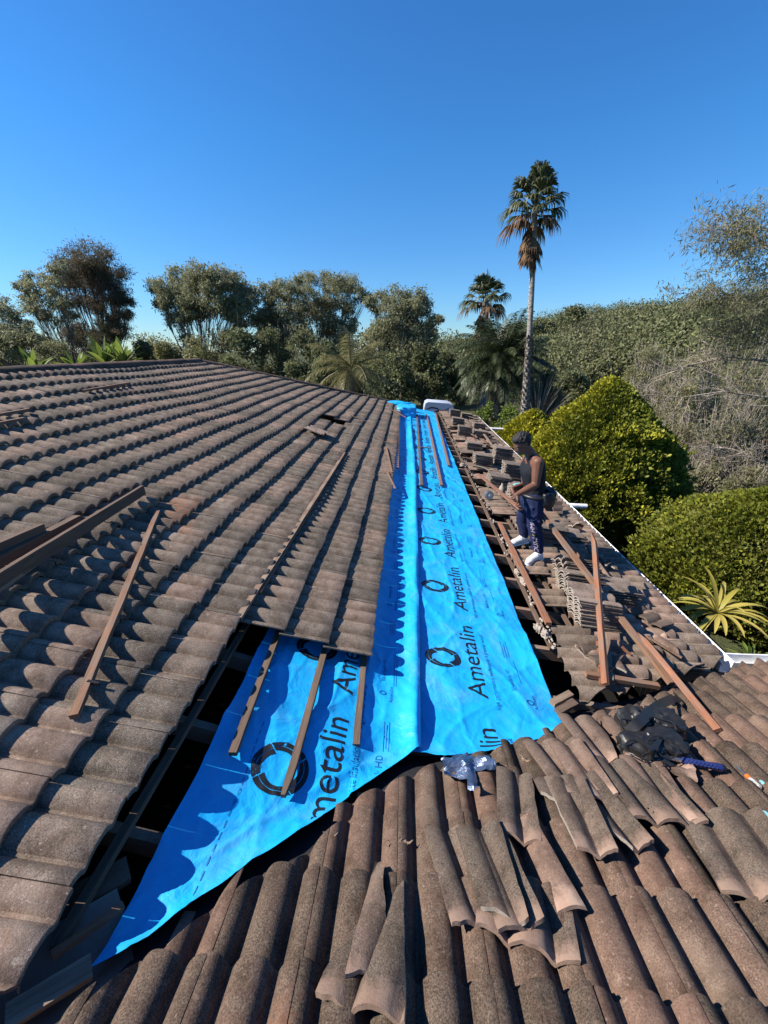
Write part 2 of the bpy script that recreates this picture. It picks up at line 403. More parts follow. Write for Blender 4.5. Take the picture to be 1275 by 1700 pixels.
# ridge and hip capping
def capping(name, A, B, n, rad=0.125, mat=None):
    m = MB(); A = np.array(A, float); B = np.array(B, float); d = (B - A) / n; dl = d / np.linalg.norm(d)
    sx = np.cross(dl, [0, 0, 1]); sx /= np.linalg.norm(sx); up = np.cross(sx, dl)
    for i in range(n):
        V = []; t_ = rnd.random(); off = np.array([rnd.gauss(0, .004), rnd.gauss(0, .004), rnd.gauss(0, .003)])
        for q, r_ in ((0, rad), (1.06, rad * 1.10)):
            for kk in range(9):
                an = math.pi * kk / 8
                V.append(A + d * (i + q) + sx * math.cos(an) * r_ * 1.15 + up * (math.sin(an) * r_ * 0.72) + off)
            for kk in range(9):
                an = math.pi * kk / 8
                V.append(A + d * (i + q) + sx * math.cos(an) * (r_ - .02) * 1.15 + up * (math.sin(an) * (r_ - .02) * 0.72) + off)
        F = [[kk, kk + 1, kk + 19, kk + 18] for kk in range(8)]
        F += [[kk + 18, kk + 19, kk + 28, kk + 27] for kk in range(8)] + [[kk + 1, kk, kk + 9, kk + 10] for kk in range(8)]
        m.add(V, F, t_)
    # bedding mortar under the caps
    return H_(m.build(name, mat or M['tile_red'], house))
capping('ridge_capping', (RX, -1.0, RZ + 0.03), (RX, 11.1, RZ + 0.03), 30)
capping('hip_capping', (RX, 11.1, RZ + 0.03), (-0.5, 16.3, -2.02), 19)
# rafters, ceiling void, walls
m = MB()
for i in range(30):
    y = 0.45 + i * 0.555
    if y > 16.9: break
    xa = max(-5.6, -5.6 + (y - 11.2) if y > 11.2 else -5.6)
    m = MB(); m.beam((xa, y, zp(R2, xa, y) - 0.225), (0.06, y, zp(R2, 0.06, y) - 0.225), 0.045, 0.12, t=rnd.random()); H_(m.build('rafter', M['rafter'], house))
m = MB()
for y in [2.27 + i * 0.565 for i in range(-1, 27)]:
    m.beam((0.0, y, zp(R3, 0.0, y) - 0.100), (2.86, y, zp(R3, 2.86, y) - 0.100), 0.045, 0.11, t=rnd.random()); H_(m.build('rafter', M['rafter'], house)); m = MB()
m = MB()
for i in range(-1, 9):
    x = -2.6 + i * 0.6
    y1 = min(2.8, x + 1.6) if x < 0.1 else min(2.8, 1.7 + .43 * x)
    m.beam((x, -1.7, zp(R1, x, -1.7) - 0.13), (x, y1 - 0.05, zp(R1, x, y1 - 0.05) - 0.13), 0.045, 0.11); H_(m.build('rafter', M['rafter'], house)); m = MB()
m = MB()
for i in range(0, 14):
    xb = -1.155 - i * G2 * c18
    m.beam((xb, xb + 1.75, zp(R2, xb, 0) - 0.045), (xb, min(16.5, xb + 16.6), zp(R2, xb, 0) - 0.045), 0.038, 0.03); H_(m.build('batten', M['batten_brown'], house)); m = MB()
m = MB()
for i in range(5):
    xb = 2.86 - .33 - i * GAUGE * c3
    m.beam((xb, 2.8, zp(R3, xb, 0) - 0.022), (xb, 16.9, zp(R3, xb, 0) - 0.022), 0.038, 0.025); H_(m.build('batten', M['batten_brown'], house)); m = MB()
m = MB()
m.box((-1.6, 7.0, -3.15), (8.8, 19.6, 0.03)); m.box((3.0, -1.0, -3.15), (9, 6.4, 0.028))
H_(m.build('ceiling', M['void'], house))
m = MB()
m.box((2.45, 9.6, -3.98), (0.23, 14.2, 2.44)); m.box((-11.0, 3.5, -4.3), (0.23, 26, 1.8)); m.box((-4.3, 16.7, -3.98), (13.3, 0.23, 2.44))
m.box((5.45, 2.45, -3.98), (6.3, 0.23, 2.44)); m.box((8.6, -2.0, -3.98), (0.23, 9.0, 2.44)); m.box((-1.2, -6.9, -4.2), (19.5, 0.23, 2.0))
H_(m.build('brick_wall', M['brick'], house))
m = MB(); m.box((2.65, 9.9, -2.80), (0.5, 14.6, 0.012)); m.box((5.8, 2.68, -2.81), (6.8, 0.5, 0.012)); H_(m.build('eaves_soffit', M['white'], house))
# gutters: an open trough, its lip and back
def gutter(name, A, B, out):
    A = np.array(A, float); B = np.array(B, float); out = np.array(out, float)
    pr = [(-0.004, -0.005), (0.0, -0.10), (0.018, -0.115), (0.075, -0.115), (0.090, -0.095), (0.096, -0.03), (0.096, 0.0), (0.105, 0.004), (0.108, -0.006), (0.102, -0.012), (0.101, -0.03), (0.095, -0.098), (0.078, -0.12), (0.015, -0.12), (-0.006, -0.10), (-0.01, -0.005)]
    m = MB(); n = 40; V = []
    for i in range(n + 1):
        q = A + (B - A) * i / n; wob = 0.008 * noise.noise(Vector(q) * 0.7) + 0.004 * noise.noise(Vector(q) * 3)
        for (o_, z_) in pr: V.append(q + out * (o_ + wob) + np.array([0, 0, z_ + wob * .6]))
    k_ = len(pr); F = [[i * k_ + j, i * k_ + (j + 1) % k_, (i + 1) * k_ + (j + 1) % k_, (i + 1) * k_ + j] for i in range(n) for j in range(k_)]
    m.add(V, F); return H_(m.build(name, M['white'], house))
ZG = zp(R3, 2.87, 0)
gutter('side_gutter', (2.875, 2.90, ZG + 0.045), (2.875, 17.0, ZG + 0.045), (1, 0, 0))
gutter('front_gutter', (2.99, 2.92, ZG + 0.042), (8.8, 2.92, ZG + 0.042), (0, 1, 0))
m = MB()
for (y, L_) in ((6.9, 0.30), (14.5, 0.45)):
    m = MB(); m.tube([(3.0, y, ZG - 0.02), (3.05 + L_, y + .03, ZG - 0.04)], 0.045, 10); H_(m.build('drain_stub', M['white'], house))
# valley tray (bottom left) with its boards
m = MB()
def vpt(t_, off, dz):                         # along the valley: x=t, y=t+1.62
    return (t_ + off * .7071, t_ + 1.62 - off * .7071, zp(R2, t_, 0) + dz)
P = []
for i in range(13):
    t_ = -4.2 + i * 0.27
    for off, dz in ((-0.17, -0.02), (-0.14, -0.05), (0, -0.095), (0.14, -0.05), (0.17, -0.02)):
        P.append(np.array(vpt(t_, off, dz)) + [0, 0, 0.004 * rnd.random()])
F = [[i * 5 + j, i * 5 + j + 1, i * 5 + j + 6, i * 5 + j + 5] for i in range(12) for j in range(4)]
m.add(P, F); H_(m.build('valley_tray', M['valley'], house))
m = MB()
m.beam(vpt(-4.2, -0.24, -0.055), vpt(-0.93, -0.24, -0.055), 0.10, 0.03); m.beam(vpt(-4.2, 0.20, 0.02), vpt(-0.93, 0.17, 0.01), 0.06, 0.025)
H_(m.build('valley_board', M['batten_brown'], house))
m = MB()
nP = 60; V = []
for i in range(nP + 1):
    t_ = -0.95 + i * (3.75 / nP)
    if t_ < 0.1: c_ = np.array([t_, t_ + 1.46, zp(R1, 0, t_ + 1.46)]); o_ = np.array([-.7071, .7071, 0])
    else: c_ = np.array([t_, 1.56 + .43 * (t_ - .1), zp(R1, 0, 1.56 + .43 * (t_ - .1))]); o_ = np.array([-.4, .917, 0])
    for kk, q in enumerate((-0.20, -0.08, 0.03, 0.12)):
        V.append(c_ + o_ * (q + 0.03 * noise.noise(Vector((t_ * 4, kk, 1)))) + [0, 0, 0.012 + 0.02 * noise.noise(Vector((t_ * 7, q * 9, 0))) - (0.0, .045, .10, .14)[kk]])
F = [[i * 4 + j, i * 4 + j + 1, i * 4 + j + 5, i * 4 + j + 4] for i in range(nP) for j in range(3)]
m.add(V, F); H_(m.build('valley_strip', M['black'], house, True))  # near-black strip along the valley, below the cut tile edge
# ------------------------------------------------------------------ blue sarking sheets
def ridged(p): return (1 - abs(noise.noise(p)) * 2.2)
_cr = {}
def _creases():
    r_ = random.Random(12)
    for i in range(420):
        y = 0.6 + 15.5 * r_.random() ** 1.7; x = r_.uniform(-1.1, 1.2); an = r_.gauss(0, 1.0) + (math.pi / 2 if r_.random() < .5 else .8); L = r_.uniform(.12, .55)
        a_ = (x, y, math.cos(an), math.sin(an), L / 2, r_.uniform(.002, .0075) * (1 if r_.random() < .7 else -1), r_.uniform(.006, .016))
        for b_ in range(int((y - L) * 4), int((y + L) * 4) + 1): _cr.setdefault(b_, []).append(a_)
_creases()
def crease_h(x, y):
    h = 0.0
    for (cx, cy, dx, dy, hl, A_, sg) in _cr.get(int(y * 4), ()):
        u_ = (x - cx) * dx + (y - cy) * dy
        if abs(u_) > hl: continue
        v_ = abs(-(x - cx) * dy + (y - cy) * dx + .02 * math.sin(u_ * 9 + cx * 7))
        if v_ > sg * 4: continue
        h += A_ * math.exp(-v_ / sg) * (1 - (u_ / hl) ** 2)
    return h
def wrinkle(x, y, seed=0.0):
    z = 0.010 * noise.noise(Vector((x * 3.2, y * 1.3, seed))) + 0.004 * noise.noise(Vector((x * 9, y * 5, seed + 4)))
    r1 = max(0, ridged(Vector((x * 2.4 + y * 0.5, y * 0.9 - x * 0.3, seed + 9)))) ** 7
    r2 = max(0, ridged(Vector((x * 1.6 - y * 1.5, y * 1.1 + x * 0.8, seed + 13)))) ** 8
    r3 = max(0, ridged(Vector((x * 6 + y * 2, y * 1.8, seed + 17)))) ** 6
    r4 = max(0, ridged(Vector((x * 3.4 + y * 3.1, y * 2.2 - x * 2.0, seed + 23)))) ** 9
    return 1.15 * z + crease_h(x, y) + 0.020 * r1 + 0.018 * r2 + 0.007 * r3 + 0.010 * r4
EA = [(-1.04, .53), (-1.01, .57), (-.88, .66), (-.77, .80), (-.65, .90), (-.51, 1.02), (-.45, 1.09), (-.31, 1.25), (-.2, 1.37), (-.08, 1.49), (.1, 1.63), (.2, 1.68)]
EB = [(-.1, 1.60), (.05, 1.63), (.27, 1.60), (.45, 1.62), (.69, 1.71), (.9, 1.80), (1.13, 1.94), (1.2, 1.98)]
def S0(t): t = min(1, max(0, t)); return t * t * (3 - 2 * t)
def interp(tab, x): return float(np.interp(x, [p_[0] for p_ in tab], [p_[1] for p_ in tab]))
def fold_h(y):
    return 0.016 + 0.075 * max(0, noise.noise(Vector((y * 1.25, 3.3, 0))) + 0.12) + (0.05 * math.exp(-((y - 1.85) / 0.25) ** 2))
def fold_x(y): return 0.10 + 0.05 * float(np.interp(y, [1.6, 3, 7, 11, 15], [0, .5, 1.6, 1.0, 0.2]))
def zA(x, y):
    base = zp(R2, x, y) - 0.075 + 0.03 * S0((x + .75) / .4)
    if x > -0.30:
        t = min(1, (x + 0.30) / 0.22); t = t * t * (3 - 2 * t); base = base * (1 - t) + (-2.245 - 0.05 * x) * t
    w_ = wrinkle(x, y, 2.0) * (0.55 if x < -0.15 else 0.45)
    e_ = y - interp(EA, x)                       # distance from the cut edge in the valley
    k_ = math.exp(-(e_ / 0.35) ** 2) if e_ > 0 else 1
    u_, v_ = (x - y) * .7071, (x + y) * .7071     # v along the valley
    w_ += k_ * (0.022 * max(0, ridged(Vector((u_ * 4.2, v_ * 1.0, 31)))) ** 3 + 0.02 * noise.noise(Vector((u_ * 3, v_ * 1.7, 5))))
    lay = max(0, 1 - e_ / 0.30)
    base = base * (1 - lay) + (max(zp(R1, x, y) - 0.012, base)) * lay
    if x < -0.25 and y < 2.5:                    # hangs between the rafters
        w_ -= 0.020 * math.sin(math.pi * ((y - 0.45) / 0.555)) ** 2
    f_ = fold_h(y); d = (fold_x(y) - x)
    w_ += f_ * math.exp(-(d / 0.075) ** 2) if d > 0 else f_ * math.exp(-(d / 0.03) ** 2)
    if y > 14.0: w_ += 0.05 * noise.noise(Vector((x * 3, y * 2, 9)))
    return base + w_
def zB(x, y):
    base = zp(R3, x, y) - 0.022
    w_ = wrinkle(x, y, 7.0) * 0.62
    rr = math.sin(math.pi * ((y - 2.27) / 0.565)) ** 2
    w_ -= 0.012 * rr
    e_ = y - interp(EB, x)
    w_ += 0.015 * math.exp(-(e_ / 0.2) ** 2) * noise.noise(Vector((x * 6, y * 2, 1)))
    if x > 0.98: w_ += (x - 0.98) * 0.25 * noise.noise(Vector((1, y * 1.7, 3)))
    lay = max(0, 1 - e_ / 0.18)
    base = base * (1 - lay) + max(base, zp(R1, x, y) + 0.004) * lay
    return base + w_
def sheet(x0, x1, nx, edge, y1, zf, xf=None):
    xs = np.linspace(0, 1, nx)
    ts = [0.0]; st = 0.014
    while ts[-1] < y1 - 0.5: ts.append(ts[-1] + st); st = min(0.06, st * 1.008)
    V = []; ny = len(ts)
    for j in range(ny):
        for i in range(nx):
            f_ = xs[i]
            xa = x0; xb = x1
            x = xa + (xb - xa) * f_
            e_ = interp(edge, x) + 0.012 * noise.noise(Vector((x * 9, 0, 4)))
            y = e_ + (y1 - e_) * ts[j] / ts[-1]
            if xf: x = xf(x, y, f_)
            V.append((x, y, zf(x, y)))
    F = [[j * nx + i, j * nx + i + 1, (j + 1) * nx + i + 1, (j + 1) * nx + i] for j in range(ny - 1) for i in range(nx - 1)]
    return np.array(V), np.array(F)
def xfA(x, y, f_):
    if f_ > 0.86: return x + (fold_x(y) + 0.028 - 0.13) * (f_ - 0.86) / 0.14
    if y > 2.42 and x < -0.6: return -0.6 + (x + 0.6) * 0.2      # hidden under the tiles
    return x
def at0(o, z=0.0): return o
shA = empty('sarking_sheet', (-0.3, 1.6, -2.2), 'blue sarking sheet under the left tiles, pulled across the stripped corner into the valley', 'roofing membrane')
shB = empty('sarking_sheet', (0.6, 1.8, -2.35), 'long blue sarking sheet with many ring logos right of the fold', 'roofing membrane')
def W_(o):                                   # child modelled in world axes
    o.location = -o.parent.location; return o
V, F = sheet(-1.02, 0.13, 92, EA, 16.2, zA, xfA)
W_(link('film', npmesh('film', V, F), M['blue'], shA, True))
V, F = sheet(-0.02, 1.13, 84, EB, 16.9, zB)
W_(link('film', npmesh('film', V, F), M['blue'], shB, True))
# crumpled end of the sheet bunched up over the hip
def lump(c, s, seed, n=26, amp=0.25, sq=0.0):
    V = []; F = []
    for i in range(n + 1):
        th = math.pi * i / n
        for j in range(n):
            ph = 2 * math.pi * j / n
            p_ = Vector((math.sin(th) * math.cos(ph), math.sin(th) * math.sin(ph), math.cos(th)))
            if sq: m_ = max(abs(p_.x), abs(p_.y), abs(p_.z)); p_ = p_ * (1 - sq + sq / m_)
            r_ = 1 + amp * noise.noise(p_ * 2.1 + Vector((seed, 0, 0))) + amp * .5 * ridged(p_ * 3.3 + Vector((0, seed, 0)))
            V.append((c[0] + p_.x * r_ * s[0], c[1] + p_.y * r_ * s[1], c[2] + p_.z * r_ * s[2]))
    for i in range(n):
        for j in range(n): F.append([i * n + j, i * n + (j + 1) % n, (i + 1) * n + (j + 1) % n, (i + 1) * n + j])
    return np.array(V), np.array(F)
m = MB(); m.add(*lump((-0.02, 14.9, -2.13), (0.34, 0.5, 0.22), 3, sq=0.9, amp=0.12)); W_(m.build('bunched_end', M['blue'], shA, False))
m = MB(); m.add(*lump((-0.65, 15.9, -1.98), (0.75, 0.3, 0.10), 8, sq=0.2)); W_(m.build('bunched_flap', M['blue'], shA, False))

# ---- printing on the film
def grid_cut(bm, step):
    xs = [v.co.x for v in bm.verts]; ys = [v.co.y for v in bm.verts]
    for ax, (lo, hi) in ((0, (min(xs), max(xs))), (1, (min(ys), max(ys)))):
        c_ = lo + step
        while c_ < hi:
            co = [0, 0, 0]; co[ax] = c_; no = [0, 0, 0]; no[ax] = 1
            bmesh.ops.bisect_plane(bm, geom=bm.verts[:] + bm.edges[:] + bm.faces[:], plane_co=co, plane_no=no)
            c_ += step
    bmesh.ops.triangulate(bm, faces=bm.faces[:])
_tc = {}
def text_bm(txt, h, sx=1.0, bold=0.0):
    key = (txt, h, sx, bold)
    if key not in _tc:
        cu = bpy.data.curves.new('t', 'FONT'); cu.body = txt; cu.size = h; cu.resolution_u = 4; cu.offset = bold
        ob = bpy.data.objects.new('t', cu); me = bpy.data.meshes.new_from_object(ob)
        bpy.data.objects.remove(ob); bpy.data.curves.remove(cu)
        for v in me.vertices: v.co.x *= sx
        bm = bmesh.new(); bm.from_mesh(me); grid_cut(bm, 0.022); bm.to_mesh(me); bm.free(); _tc[key] = me
    return _tc[key]
def ring_me(rx, ry):
    key = ('ring', rx, ry)
    if key not in _tc:
        V = []; F = []; n = 96
        for q in range(4):
            a0 = q * math.pi / 2 + 0.5
            for i in range(25):
                a_ = a0 + (math.pi / 2) * (0.015 + 0.97 * i / 24); fi = i / 24
                ri = 0.56 + 0.13 * fi; ro = 1.0
                for (r_, sk) in ((ri, 0.0), ((ri + ro) / 2 - .012, 0.05), ((ri + ro) / 2 + .012, 0.05), (ro, 0.1)):
                    V.append((math.cos(a_ + sk) * r_ * rx, math.sin(a_ + sk) * r_ * ry, 0))
            o = q * 100
            for i in range(24):
                for j in (0, 2): F.append([o + i * 4 + j, o + i * 4 + j + 1, o + i * 4 + j + 5, o + i * 4 + j + 4])
        me = bpy.data.meshes.new('ring'); me.from_pydata(V, [], F); _tc[key] = me
    return _tc[key]
def stamp(acc, me, x, y, zf, ylim=None, rot=True, dz=0.0022, swap=False):
    """lay flat print on a surface: print x runs up the roof (+y), print y points to -x"""
    co = np.array([v.co[:] for v in me.vertices]); F = [list(p_.vertices) for p_ in me.polygons]
    X = x - co[:, 1]; Y = y + co[:, 0]
    V = [(a_, b_, zf(a_, b_) + dz) for a_, b_ in zip(X, Y)]
    keep = []
    for f_ in F:
        if ylim is None or all(ylim(X[i], Y[i]) for i in f_): keep.append(f_)
    acc.append((V, keep))
def acc_build(acc, name, mat, parent, lift=0):
    V = []; F = []; n = 0
    for v, f in acc: V += v; F += [[i + n for i in q] for q in f]; n = len(V)
    me = bpy.data.meshes.new(name); me.from_pydata(V, [], F)
    used = set(i for q in F for i in q)
    if not used: return
    return W_(link(name, me, mat, parent))
def each(acc, mat, parent):
    for a_ in acc: acc_build([a_], 'ring_logo' if len(a_[0]) == 400 else 'printed_word', mat, parent)
limB = lambda x, y: y > interp(EB, x) + 0.015
limA = lambda x, y: y > interp(EA, x) + 0.015 and y < 16
big = []; small = []
for i in range(-1, 14):
    y0 = 2.14 + 1.04 * i
    if y0 > 15.5: break
    if i >= 0: stamp(big, ring_me(0.115, 0.145), 0.335, y0 + 0.36, zB, limB)
    else: stamp(big, ring_me(0.115, 0.145), 0.335, y0 + 0.40, zB, limB)
    stamp(big, text_bm('Ametalin', 0.200, 1.12), 0.635, y0, zB, limB)
    if i < 6:
        stamp(small, text_bm('high performance insulation for a greener world', 0.047, 0.86), 0.715, y0 - 0.08, zB, limB)
        stamp(small, text_bm('SilverSark HD', 0.042), 0.86, y0 + 0.10, zB, limB)
        stamp(small, ring_me(0.022, 0.03), 0.945, y0 + 0.02, zB, limB)
        stamp(small, text_bm('Ametalin', 0.034), 0.99, y0 - 0.03, zB, limB)
        for kx, (l0, l1) in enumerate(((0.42, 0.62), (0.42, 0.58), (0.44, 0.62), (.15, .40))):
            me = bpy.data.meshes.new('l'); n_ = 10; Vl = [(l0 + (l1 - l0) * q / n_, s_ * 0.0022, 0) for q in range(n_ + 1) for s_ in (-1, 1)]
            me.from_pydata(Vl, [], [[2 * q, 2 * q + 1, 2 * q + 3, 2 * q + 2] for q in range(n_)])
            stamp(small, me, 0.86 + kx * 0.022, y0 + 0.05, zB, limB)
each(big, M['print'], shB); acc_build(small, 'fine_print', M['faint'], shB)
big = []; small = []
for i in range(0, 3):
    y0 = 0.99 + 0.965 * i
    if i < 2: stamp(big, ring_me(0.135, 0.15), -0.64, 1.385 + 0.93 * i, zA, limA)
    stamp(big, text_bm('Ametalin', 0.215, 1.02), -0.325, y0, zA, limA)
    if i == 0: stamp(small, text_bm('high performance insulation for a greener world', 0.062, 0.86), -0.235, y0 + 0.04, zA, limA)
for i in range(0, 14):
    y0 = 1.44 + 1.04 * i
    stamp(small, ring_me(0.020, 0.024), -0.125, y0 + 0.61, zA, limA)
    stamp(small, text_bm('Ametalin', 0.040), -0.055, y0 + 0.53, zA, limA)
    if i < 7:
        stamp(small, text_bm('SilverSark HD', 0.036), -0.115, y0 + 0.72, zA, limA)
        for kx, (l0, l1) in enumerate(((0.18, 0.38), (0.2, 0.36), (0.18, 0.38), (.68, 1.0), (.68, 1.0))):
            me = bpy.data.meshes.new('l'); n_ = 10; Vl = [(l0 + (l1 - l0) * q / n_, s_ * 0.0018, 0) for q in range(n_ + 1) for s_ in (-1, 1)]
            me.from_pydata(Vl, [], [[2 * q, 2 * q + 1, 2 * q + 3, 2 * q + 2] for q in range(n_)])
            stamp(small, me, -0.10 + kx * 0.016, y0, zA, limA)
stamp(small, text_bm('SilverSark HD', 0.060), -0.10, 1.25, zA, limA)
for q in range(16):
    me = bpy.data.meshes.new('l'); me.from_pydata([(0, -.0018, 0), (0.035, -.0018, 0), (.035, .0018, 0), (0, .0018, 0)], [], [[0, 1, 2, 3]])
    stamp(small, me, -0.80, 0.80 + q * 0.052, zA, limA)
each(big, M['print'], shA); acc_build(small, 'fine_print', M['faint'], shA)

# ------------------------------------------------------------------ boards
def frame_mat(A, B, up=(0, 0, 1)):
    A = Vector(A); B = Vector(B); d = (B - A).normalized(); up = Vector(up); x = d.cross(up).normalized(); z = x.cross(d)
    m_ = Matrix((x, d, z)).transposed().to_4x4(); m_.translation = A; return m_, (B - A).length
def board(name, A, B, w_, h_, mat, label=None, cat='board', group=None, seed=0, ends=(0, 0), up=(0, 0, 1), parent=None, bend=0.0):
    Mx, L = frame_mat(A, B, up); rs = random.Random(seed * 13 + 5)
    n = max(6, int(L / 0.08)); V = []; F = []
    for i in range(n + 1):
        t_ = i / n; y = t_ * L
        ww = w_ / 2 * (1 + 0.05 * noise.noise(Vector((y * 5, seed, 0)))); hh = h_ / 2
        sk0 = ends[0] * max(0, 1 - y / 0.12) if ends[0] else 0
        sk1 = ends[1] * max(0, 1 - (L - y) / 0.18) if ends[1] else 0
        zz = bend * math.sin(math.pi * t_) + 0.003 * noise.noise(Vector((y * 2, 0, seed)))
        xx = 0.004 * noise.noise(Vector((y * 1.5, 9, seed)))
        for (sx, sz) in ((-1, -1), (1, -1), (1, 1), (-1, 1)):
            px = sx * ww
            if sx > 0: px -= 2 * ww * (sk0 + sk1) * 0.9
            V.append((px + xx + rs.gauss(0, .0006), y, sz * hh + zz + rs.gauss(0, .0004)))
    for i in range(n):
        for kk in range(4):
            a_ = i * 4 + kk; b_ = i * 4 + (kk + 1) % 4; F.append([a_, b_, b_ + 4, a_ + 4])
    F.append([3, 2, 1, 0]); F.append([n * 4, n * 4 + 1, n * 4 + 2, n * 4 + 3])
    me = npmesh(name, V, np.array(F), {'tint': np.full(len(V), rs.random())})
    o = link(name, me, mat, parent); o.matrix_world = Mx
    if label: tag(o, label, cat, group)
    return o
def up2(p_, dz): return (p_[0], p_[1], p_[2] + dz)
RT = 0.072                                     # height of the tile rolls above the slope plane
def onR(q, pl, lift): return on(q[0], q[1], pl, lift)
G = 'loose battens on the left slope'
BR = 'reddish batten'
board('wooden_batten', onR((123, 1190), R2, RT + .03), onR((262, 850), R2, RT + .035), 0.040, 0.030, M['batten'], 'lone reddish batten across the lower left tiles with a nail tie near its foot', 'batten', None, 1)
n_ = np.array(onR((155, 1132), R2, RT + .052)); m = MB(); m.beam(n_ + [-.03, 0, 0], n_ + [.03, -.002, -.012], .012, .02)
o = m.build('roofing_nail', M['black']); tag(o, 'dark bent nail tie stuck on the lone reddish batten', 'nail')
board('wooden_batten', onR((396, 1027), R2, RT + .025), onR((563, 766), R2, RT + .025), 0.045, 0.025, M['batten_grey'], 'long grey brown batten lying between two tile courses above the stripped corner', 'batten', None, 2)
board('wooden_batten', onR((430, 985), R2, RT + .02), onR((572, 752), R2, RT + .02), 0.03, 0.022, M['batten'], 'thin red batten tucked against the long grey brown batten on the left slope', 'batten', None, 22)
# stack of planks at the left edge
pA = np.array(onR((0, 962), R2, RT + .14)); pB = np.array(onR((238, 813), R2, RT + .10)); d = pA - pB
board('timber_plank', pB + d * 1.55, pB, 0.030, 0.09, M['batten_brown'], 'long brown plank on edge, uppermost of the timber pile at the left edge', 'plank', None, 3)
pA = np.array(onR((0, 930), R2, RT + .06)); pB = np.array(onR((130, 862), R2, RT + .05)); d = pA - pB
board('timber_plank', pB + d * 2.1, pB, 0.06, 0.07, M['batten_brown'], 'dark thick plank behind the long one in the timber pile at the left edge', 'plank', None, 4)
pA = np.array(onR((0, 912), R2, RT + .09)); pB = np.array(onR((72, 880), R2, RT + .09)); d = pA - pB
board('timber_plank', pB + d * 3, pB, 0.045, 0.10, M['batten_brown'], 'short dark plank end highest at the back of the timber pile at the left edge', 'plank', None, 5)
pA = np.array(onR((0, 974), R2, RT + .10)); pB = np.array(onR((82, 918), R2, RT + .07)); d = pA - pB
board('timber_plank', pB + d * 2.5, pB, 0.055, 0.022, M['batten_grey'], 'pale splintered plank in front of the timber pile at the left edge', 'plank', None, 6, ends=(0, .8))
for i, (q0, q1, h_, lb) in enumerate([((-30, 694), (47, 680), .05, 'back batten of the short pair at the left edge below the ridge'), ((-30, 708), (40, 695), .05, 'front batten of the short pair at the left edge below the ridge'),
                         ((138, 649), (214, 636), .05, 'thin batten resting alone just below the ridge of the left slope')]):
    board('wooden_batten', onR(q0, R2, RT + h_), onR(q1, R2, RT + h_), 0.045, 0.03, M['batten'], lb, 'batten', None, 30 + i)
for i, (q0, q1, mt, lb) in enumerate([((583, 690), (609, 700), 'batten_grey', 'grey stick lying across the edge of the small hole in the left slope'), ((622, 727), (651, 738), 'batten_grey', 'grey stick pointing at the far sheet from the last tile course'),
                         ((641, 742), (651, 785), 'batten', 'thin orange lath beside the lowest left tiles'), ((641, 780), (656, 812), 'batten', 'thin red lath overhanging the blue sheet near the lowest left tiles'),
                         ((650, 680), (674, 693), 'batten', 'pale bare lath poking at the bunched blue sheet end')]):
    board('timber_offcut', onR(q0, R2, RT + .03), onR(q1, R2, RT + .02), 0.03, 0.02, M[mt], lb, 'lath', None, 40 + i)
board('wooden_batten', on(662, 702, R2, 0.06), on(660, 778, R2, 0.05), 0.04, 0.03, M['batten'], 'reddish batten along the shaded blue strip beside the left tiles', 'batten', None, 48)
# battens lying on the blue film
GB = [((386, 1252), (464, 1047), -.035, 'dark batten on the blue sheet, nearest the open rafters'), ((473, 1322), (544, 1064), -.03, 'brown batten crossing the large ring logo on the blue sheet'), ((591, 1238), (606, 1080), -.04, 'brown batten on the blue sheet beside the lowest left tiles')]
for i, (q0, q1, lf, lb) in enumerate(GB):
    A_ = np.array(on(*q0, R2, lf)); B_ = np.array(on(*q1, R2, lf)); B_ = B_ + (B_ - A_) * 0.25
    board('wooden_batten', A_, B_, 0.042, 0.028, M['batten_brown'], lb, 'batten', 'battens lying on the blue sheet', 50 + i, ends=((.5 if i == 1 else 0), 0))
for i, (q0, q1, mt, lb) in enumerate([((700, 806), (692, 688), 'batten_brown', 'dark batten on the far blue sheet, the one nearest the fold'), ((733, 806), (708, 688), 'batten', 'reddish batten on the far blue sheet, between two others'), ((745, 773), (723, 686), 'batten', 'reddish batten on the far blue sheet, nearest the open rafters')]):
    board('wooden_batten', on(*q0, R3, .025), on(*q1, R3, .025), 0.05, 0.03, M[mt], lb, 'batten', 'battens lying on the far blue sheet', 60 + i)
board('timber_offcut', on(697, 742, R3, .05), on(715, 744, R3, .05), 0.035, 0.02, M['batten_grey'], 'pale short stick bridging two battens on the far blue sheet', 'stick', None, 66)
# boards on the lower right slope
R3T = 0.065
board('wooden_batten', onR((911, 1036), R3, R3T + .02), onR((829, 868), R3, R3T + .02), 0.052, 0.034, M['batten_rust'], 'rusty orange batten along the ragged tile edge in front of the worker', 'batten', None, 71)
board('wooden_batten', np.array([2.13, 2.46, zp(R3, 2.13, 0) + .10]), at(892, 843, 4.65), 0.05, 0.038, M['batten'], 'longest brown batten slanting over the leaning tile stack', 'batten', None, 72, bend=-.01)
board('wooden_batten', np.array([1.545, 2.33, zp(R3, 1.5, 0) + .10]), np.array([2.10, 4.06, -1.885]), 0.048, 0.030, M['batten_rust'], 'red brown batten standing up steeply against the leaning tile stack', 'batten', None, 73, ends=(0, .9), up=(-.8, -.2, .5))
board('wooden_batten', np.array(on(1192, 1213, R1, .07)), np.array(onR((1056, 1046), R3, .20)), 0.045, 0.03, M['batten_rust'], 'orange red batten slanting above the tool pouch towards the gutter', 'batten', None, 74, ends=(0, .9), up=(-.6, 0, .8))
board('timber_plank', np.array(onR((1009, 1128), R3, .10)), np.array(onR((1004, 1052), R3, .13)), 0.075, 0.03, M['batten_grey'], 'short pale grey plank behind the steep red batten', 'plank', None, 75, up=(-.3, -.8, .5))
